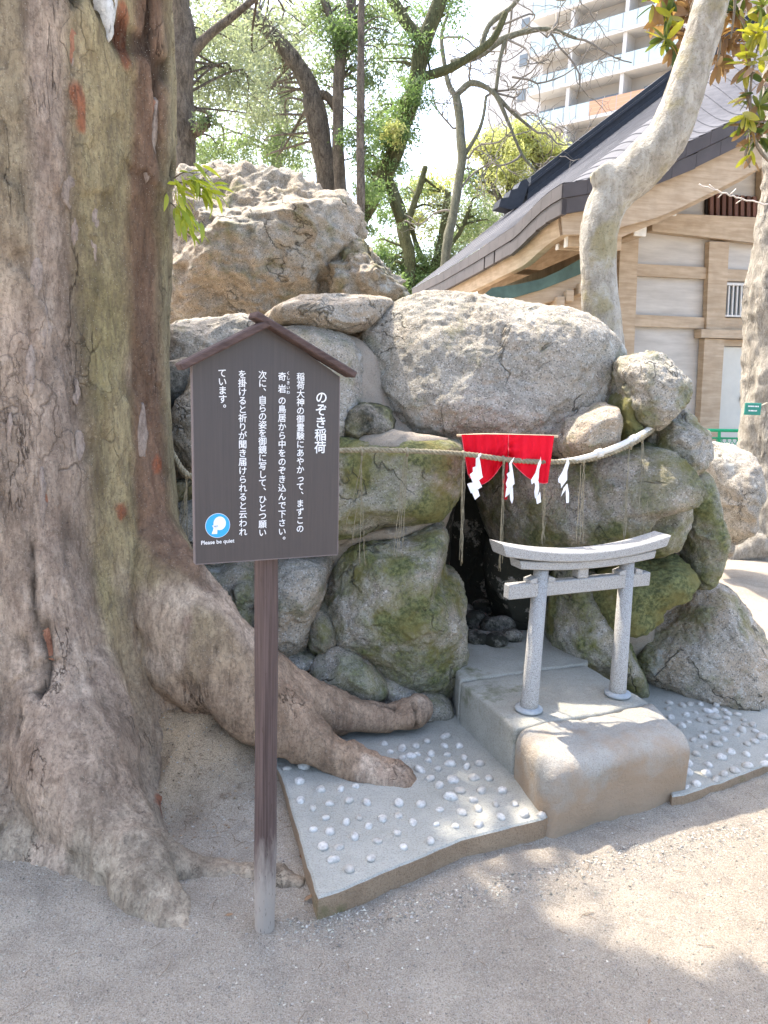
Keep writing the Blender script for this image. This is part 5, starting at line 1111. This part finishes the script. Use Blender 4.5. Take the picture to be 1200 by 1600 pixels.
tree('pale hazy evergreen standing farthest back on the left', 14., [[(420, 600, 9), (425, 350, 9), (440, 200, 8), (450, 80, 6)]],
     [(420, 200, 70, 0, 4200, LB), (470, 120, 70, .5, 4200, LB), (360, 180, 70, .5, 4200, LB), (480, 240, 50, 0, 2600, LB), (540, 190, 50, .6, 2200, LB), (400, 60, 80, 1, 4200, LB), (560, 60, 60, 1, 2400, LB), (330, 90, 60, 1, 3000, LB), (310, 250, 50, 1, 3400, LB), (590, 250, 44, 1, 1500, LB)], BK1, LB, seed=10, size=.095, dens=.4, twigs=.4)
# leaning smooth trunk and the trunk at the right edge, with big leathery leaves
SMB = Nod('smooth_bark'); f = SMB.noise(1., 7, .65, v=SMB.mapv((14, 14, 7)), dist=.6); cc = SMB.mix(SMB.ramp(f, (.36, 0.), (.62, 1.)), (.27, .25, .21, 1), (.47, .45, .40, 1))
cc = SMB.mix(SMB.ramp(SMB.noise(4., 5, .6), (.52, 0.), (.62, .6)), cc, (.30, .26, .12, 1)); cc = SMB.mix(SMB.ramp(SMB.noise(55, 4, .7), (.55, 0.), (.7, .6)), cc, (.10, .085, .06, 1))
SMBM = SMB.done(cc, SMB.bump(SMB.math('ADD', f, SMB.noise(60, 4, .7)), .014), .9, .2)
LT = empty('leaning_tree', (at(950, 500, 5.)[0], 5., 0), 'smooth pale trunk rising behind the capstone and bending sharply up to the right', 'tree')
def px_tube(mb, L, Y, n=24, k=8):
    P = spline(np.array([at(x, y, Y + (q[0] if q else 0)) for x, y, r, *q in L]), len(L) * k); R = np.interp(np.linspace(0, 1, len(P)), np.linspace(0, 1, len(L)), [r / FPX * Y for x, y, r, *q in L]); mb.tube(P, R, n)
mb = MB(); px_tube(mb, [(965, 760, 30.2), (958, 620, 27.7), (948, 540, 26.9), (938, 470, 26.9), (934, 400, 26.9), (942, 340, 28.6), (962, 298, 30.2), (1000, 262, 31.9, -.05), (1036, 222, 30.2, -.1), (1060, 170, 27.7, -.12), (1082, 105, 25.2, -.15), (1102, 40, 23.5, -.18), (1120, -30, 21.8, -.2), (1140, -120, 20.2, -.2)], 5.)
px_tube(mb, [(972, 312, 24), (952, 286, 23), (938, 262, 17)], 4.98, 16); V, N, Fc = remesh(mb, .012, 5)
V = V + N * (.008 * fbm(V * np.array([7, 7, 4]), 3, 3) + .003 * ridge(V * np.array([22, 22, 9]), 3, 8))[:, None]; mesh('trunk', V, Fc, SMBM, LT)
RT_ = empty('right_tree', (4.0, 7.1, 0), 'rough pale trunk cut off by the right edge with spreading surface roots', 'tree')
RB = m_bark('rough_pale_bark', (.35, .32, .27, 1), (.56, .52, .45, 1), (.14, .12, .10, 1), tone=False, vs=(9, 9, 4), bump=.03, speck=False)
mb = MB(); px_tube(mb, [(1262, 900, 125), (1252, 850, 106), (1250, 760, 96), (1245, 640, 78), (1240, 540, 66), (1240, 450, 66), (1246, 360, 56), (1250, 200, 46), (1250, 60, 44), (1240, -80, 42)], 7., 28)
for a_ in ([(1190, 845, 26), (1150, 866, 14), (1120, 876, 8), (1085, 880, 4)], [(1200, 865, 22), (1165, 885, 12), (1130, 893, 8), (1100, 905, 4)], [(1220, 880, 20), (1190, 900, 12), (1160, 915, 7)], [(1190, 850, 18), (1160, 860, 12), (1130, 862, 7), (1105, 866, 3)]): px_tube(mb, [(x, y, r) for x, y, r in a_], 6.7, 10)
V, N, Fc = remesh(mb, .022, 2); V = V + N * (.03 * fbm(V * np.array([5, 5, 2.5]), 4, 3) + .012 * ridge(V * np.array([14, 14, 7]), 3, 8))[:, None]; mesh('trunk', V, Fc, RB, RT_)
PLQ = empty('green_tag', at(1176, 639, 6.25), 'small green plaque with white writing tied to the right-hand trunk', 'plaque')
GRN = m_flat('tag_green', (.03, .22, .17), .5, .05); c = at(1176, 639, 6.25); MB().bbox(c, .135, .02, .10, None, .004).build('plate', GRN, PLQ)
MB().tube([c + [.06, .02, .02], c + [.16, .10, .05], c + [.3, .2, .06]], .006, 6).build('tie', m_flat('tie_cord', (.45, .40, .3), .8), PLQ)
for dz, w in ((.022, .085), (-.014, .07)):
    mb = MB(); rs = np.random.RandomState(3); x = -w / 2
    while x < w / 2: ww = rs.uniform(.005, .011); mb.box(c + [x, -.0112, dz], ww * .7, .001, .011); x += ww
    mb.build('lettering', WHT, PLQ)
MG = m_leaf('leathery_leaf', (.05, .085, .025, 1), (.15, .19, .04, 1), .2, .3, back=(.24, .14, .065, 1)); MY = m_leaf('sun_painted_leathery_leaf', (.24, .25, .03, 1), (.42, .40, .04, 1), .35, .3, back=(.36, .33, .06, 1)); MBr = m_leaf('brown_backed_leaf', (.24, .145, .07, 1), (.36, .22, .11, 1), .3, .5, back=(.26, .15, .07, 1))  # yellow copy of the leathery leaf with sunlight put into its colour
bl_ = {k: [leafmesh('leaf', .125, .0185, m, .2, .12, 9, t, 1.05, .55) for t in (.15, .8)] for k, m in (('g', MG), ('y', MY), ('b', MBr))}
TW2 = m_flat('branch_bark', (.20, .17, .13), .9, .2, 40)
def rosette(par, px, py, Y, kinds, n, dirn, rs, s=1.):
    c = at(px, py, Y)
    for i in range(n):
        a_ = rs.uniform(0, 2 * pi); dv = np.array(dirn, float) * .8 + np.array([cos(a_), rs.uniform(-.7, .7), sin(a_)]) * .85
        k_ = kinds[rs.randint(len(kinds))]; putleaf(bl_[k_][rs.randint(2)], c + rs.normal(0, .012, 3), dv, par, s * rs.uniform(.75, 1.15), rs.uniform(-1.5, 1.5))
rs = np.random.RandomState(21)
mb = MB(); pts = [(1060, -40), (1040, 10), (1050, 45), (1066, 72)]
for L in ([(1130, -60), (1075, -20), (1040, 20), (1048, 62)], [(1130, -60), (1085, 0), (1078, 40), (1070, 78)], [(1140, -40), (1110, 10), (1125, 60), (1120, 105)], [(1130, -60), (1060, -20), (1022, 5)], [(1150, -50), (1148, 10), (1142, 60)]): mb.tube(spline(np.array([at(x, y, 5.2) for x, y in L]), 16), np.linspace(.012, .005, 16), 6)
BR1 = mb.build('leafy_branch', TW2, LT, True)
for px, py, Y, kk, n, d in ((1024, 8, 5.15, 'ybg', 6, (-.3, 0, -.8)), (1045, 8, 5.25, 'bb', 12, (0, 0, -.6)), (1040, 32, 5.2, 'bgy', 11, (-.3, 0, -.5)), (1062, 25, 5.3, 'bb', 13, (0, 0, -.5)), (1040, 62, 5.15, 'gyg', 12, (-.3, 0, -.6)), (1052, 72, 5.15, 'gbg', 11, (0, 0, -1)), (1072, 55, 5.25, 'bbg', 13, (.1, 0, -.7)), (1078, 20, 5.3, 'bb', 13, (0, 0, -.3)), (1070, 75, 5.2, 'gyb', 8, (.2, 0, -1)), (1090, 45, 5.35, 'b', 12, (0, 0, -.5)), (1140, 20, 5.3, 'bbg', 14, (0, 0, -.5)), (1130, 60, 5.3, 'bb', 13, (0, 0, -.6)), (1122, 100, 5.2, 'bbg', 9, (0, 0, -1)), (1160, 30, 5.3, 'byg', 12, (0, 0, -.3)), (1150, 70, 5.3, 'bb', 11, (0, 0, -.5)), (1040, -10, 5.2, 'bbg', 14, (0, 0, -.2)), (1075, -12, 5.3, 'bb', 14, (0, 0, -.2)), (1135, -15, 5.3, 'bg', 14, (0, 0, -.2)), (1170, -5, 5.3, 'bg', 14, (0, 0, -.2)), (1056, 40, 5.35, 'bb', 14, (0, 0, -.4)), (1085, 65, 5.35, 'bbg', 14, (0, 0, -.6)), (1068, 5, 5.3, 'bb', 14, (0, 0, -.3)), (1095, 10, 5.35, 'bb', 14, (0, 0, -.3)), (1100, 30, 5.4, 'bb', 12, (0, 0, -.3)), (1128, 85, 5.3, 'bb', 12, (.1, 0, -.8)), (1148, 45, 5.35, 'bb', 12, (0, 0, -.4)), (1030, 20, 5.25, 'bb', 9, (-.2, 0, -.8))):
    rosette(BR1, px, py, Y, kk, n, d, rs)
mb = MB()
for L in ([(1230, 260), (1200, 250), (1178, 215), (1172, 150), (1180, 90), (1195, 40)], [(1176, 180), (1165, 130), (1185, 110)], [(1178, 215), (1165, 240), (1172, 262)], [(1190, 60), (1170, 40)]): mb.tube(spline(np.array([at(x, y, 5.0) for x, y in L]), 16), np.linspace(.012, .005, 16), 6)
BR2 = mb.build('leafy_branch', TW2, RT_, True)
for px, py, Y, kk, n, d in ((1188, 45, 4.95, 'yyg', 9, (-.3, 0, .4)), (1180, 55, 5., 'y', 6, (-.6, 0, 0)), (1178, 68, 5., 'yy', 6, (-1, 0, -.1)), (1185, 90, 4.95, 'yyg', 9, (-.6, 0, .2)), (1165, 105, 5., 'yg', 8, (-.8, 0, 0)), (1176, 108, 4.95, 'yg', 7, (-.2, 0, .6)), (1172, 150, 5., 'gy', 9, (-.5, 0, -.2)), (1165, 180, 5., 'gyy', 9, (-.8, 0, -.1)), (1185, 165, 5., 'g', 12, (.2, 0, -.2)), (1170, 200, 5., 'gyb', 9, (-.6, 0, -.5)), (1188, 215, 5., 'gg', 14, (0, 0, -.4)), (1172, 240, 5., 'gyb', 8, (-.3, 0, -.9)), (1195, 130, 5., 'g', 10, (0, 0, .2)), (1198, 190, 5., 'g', 14, (0, 0, 0)), (1198, 40, 5.1, 'yg', 10, (0, 0, .4)), (1190, 10, 5.1, 'gyb', 12, (-.3, 0, .1))):
    rosette(BR2, px, py, Y, kk, n, d, rs)
# thin bare twig and wire in front of the hall
mb = MB(); mb.tube(spline(np.array([at(1092, 289, 6.), at(1118, 297, 6.), at(1140, 305, 6.), at(1160, 311, 6.), at(1200, 320, 6.)]), 20) + .006 * np.array([[sin(i * 1.7), 0, cos(i * 2.3)] for i in range(20)]), .006, 5)
for a_ in ((1118, 297, 1108, 288), (1140, 305, 1150, 295), (1160, 311, 1150, 318), (1130, 301, 1122, 309)): mb.tube([at(a_[0], a_[1], 6.), at(a_[2], a_[3], 6.)], .004, 4)
tag(mb.build('bare_twig', m_flat('pale_twig', (.55, .50, .44), .8), smooth=True), 'thin pale bare twig crossing in front of the red-brown lattice window', 'twig')
mb = MB(); mb.tube(spline(np.array([at(1040, 622, 3.36), at(1056, 614, 3.34), at(1070, 612, 3.33), at(1082, 613, 3.33)]), 12), np.linspace(.003, .001, 12), 5)
tag(mb.build('stem', m_flat('pale_stem', (.6, .57, .45), .8), smooth=True), 'pale dry stem sticking out of the boulder at the right end', 'stem')
PLT = empty('seedling', at(1036, 620, 3.3), 'tiny green seedling growing on the bright topped boulder at the right end', 'plant')
for d in ((.1, 0, 1), (-.6, -.2, .5), (.7, -.2, .6)): putleaf(sl3[1], at(1036, 620, 3.30), d, PLT, .45)
# moss tufts under the joints, green crate fence
GF = m_flat('green_plastic', (.02, .34, .17), .5, .08); FN = empty('plastic_fence', at(1125, 720, 8.2), 'bright green plastic mesh fence panel behind the pale rock by the hall door', 'fence')
def fpt(x, y): return at(x, y, 8.2)
for a_, b_, r in (((1086, 672), (1165, 673), .018), ((1086, 684), (1165, 685), .010), ((1086, 700), (1165, 701), .014), ((1087, 672), (1087, 790), .02), ((1124, 672), (1122, 790), .018), ((1162, 672), (1158, 790), .02), ((1086, 785), (1160, 785), .018)): MB().tube([fpt(*a_), fpt(*b_)], r, 8).build('fence_rail', GF, FN)
mb = MB()
for i in range(20):
    x = 1086 + i * 8; 
    if x < 1160: mb.tube([fpt(x, 685), fpt(min(x + 56, 1162), 685 + (min(x + 56, 1162) - x) * 1.6)], .004, 4)
    x2 = 1162 - i * 8
    if x2 > 1090: mb.tube([fpt(x2, 685), fpt(max(x2 - 56, 1086), 685 + (x2 - max(x2 - 56, 1086)) * 1.6)], .004, 4)
mb.build('mesh_net', GF, FN)
# unseen crown added to the great tree, limbs and leaves shaped to shade the ground
rs = np.random.RandomState(9); k0 = SUN[:2] / SUN[2]; C_ = []; S_ = []
def shade_mask(x, y):
    n_ = fbm(np.array([[x * 3.1, y * 3.1, 0]]), 2, 4)[0]
    if y < 1.76 - .04 * x + .04 * n_: return 1.
    if x < .15 and y < 2.6: return .8
    if x < .75 and y < 2.30: return .55 if x < .5 else .3
    if x < .6 and y < 3.0: return .33
    return 0
P = []
for _ in range(90000):
    x, y = rs.uniform(-1.0, 2.3), rs.uniform(.3, 3.0)
    m = shade_mask(x, y)
    if m < 1 and m > 0: m = m * (1 if fbm(np.array([[x * 4.5, y * 4.5, 5.]]), 2, 8)[0] > .05 else .12)
    if rs.rand() > m: continue
    h = 5.0 + .9 * vn(np.array([[x * 1.3, y * 1.3, 2.]]), 3)[0] + rs.normal(0, .18); P.append((x + k0[0] * h, y + k0[1] * h, h))
    if len(P) > 30000: break
P = np.array(P); V, t = leafcloud(P, np.full(len(P), .02), len(P), .14, 5); mkcrown('crown', [(V, t)], LG, GT)  # leaves placed along the sun direction to cast the foreground shade
mb = MB()
for i in range(16):
    q = P[rs.randint(len(P))]; p0 = np.array([TC[0] - .08, TC[1] + .1, 4.2 + rs.rand() * 1.2]); mid = (p0 + q) / 2 + [0, 0, .25] + rs.normal(0, .1, 3); mb.tube(spline(np.array([p0, mid, q]), 12), np.linspace(.11, .02, 12), 8)
tag(mb.build('limbs', BK1, GT, True), kind='stuff')  # unseen limbs added to join the shading leaves to the trunk
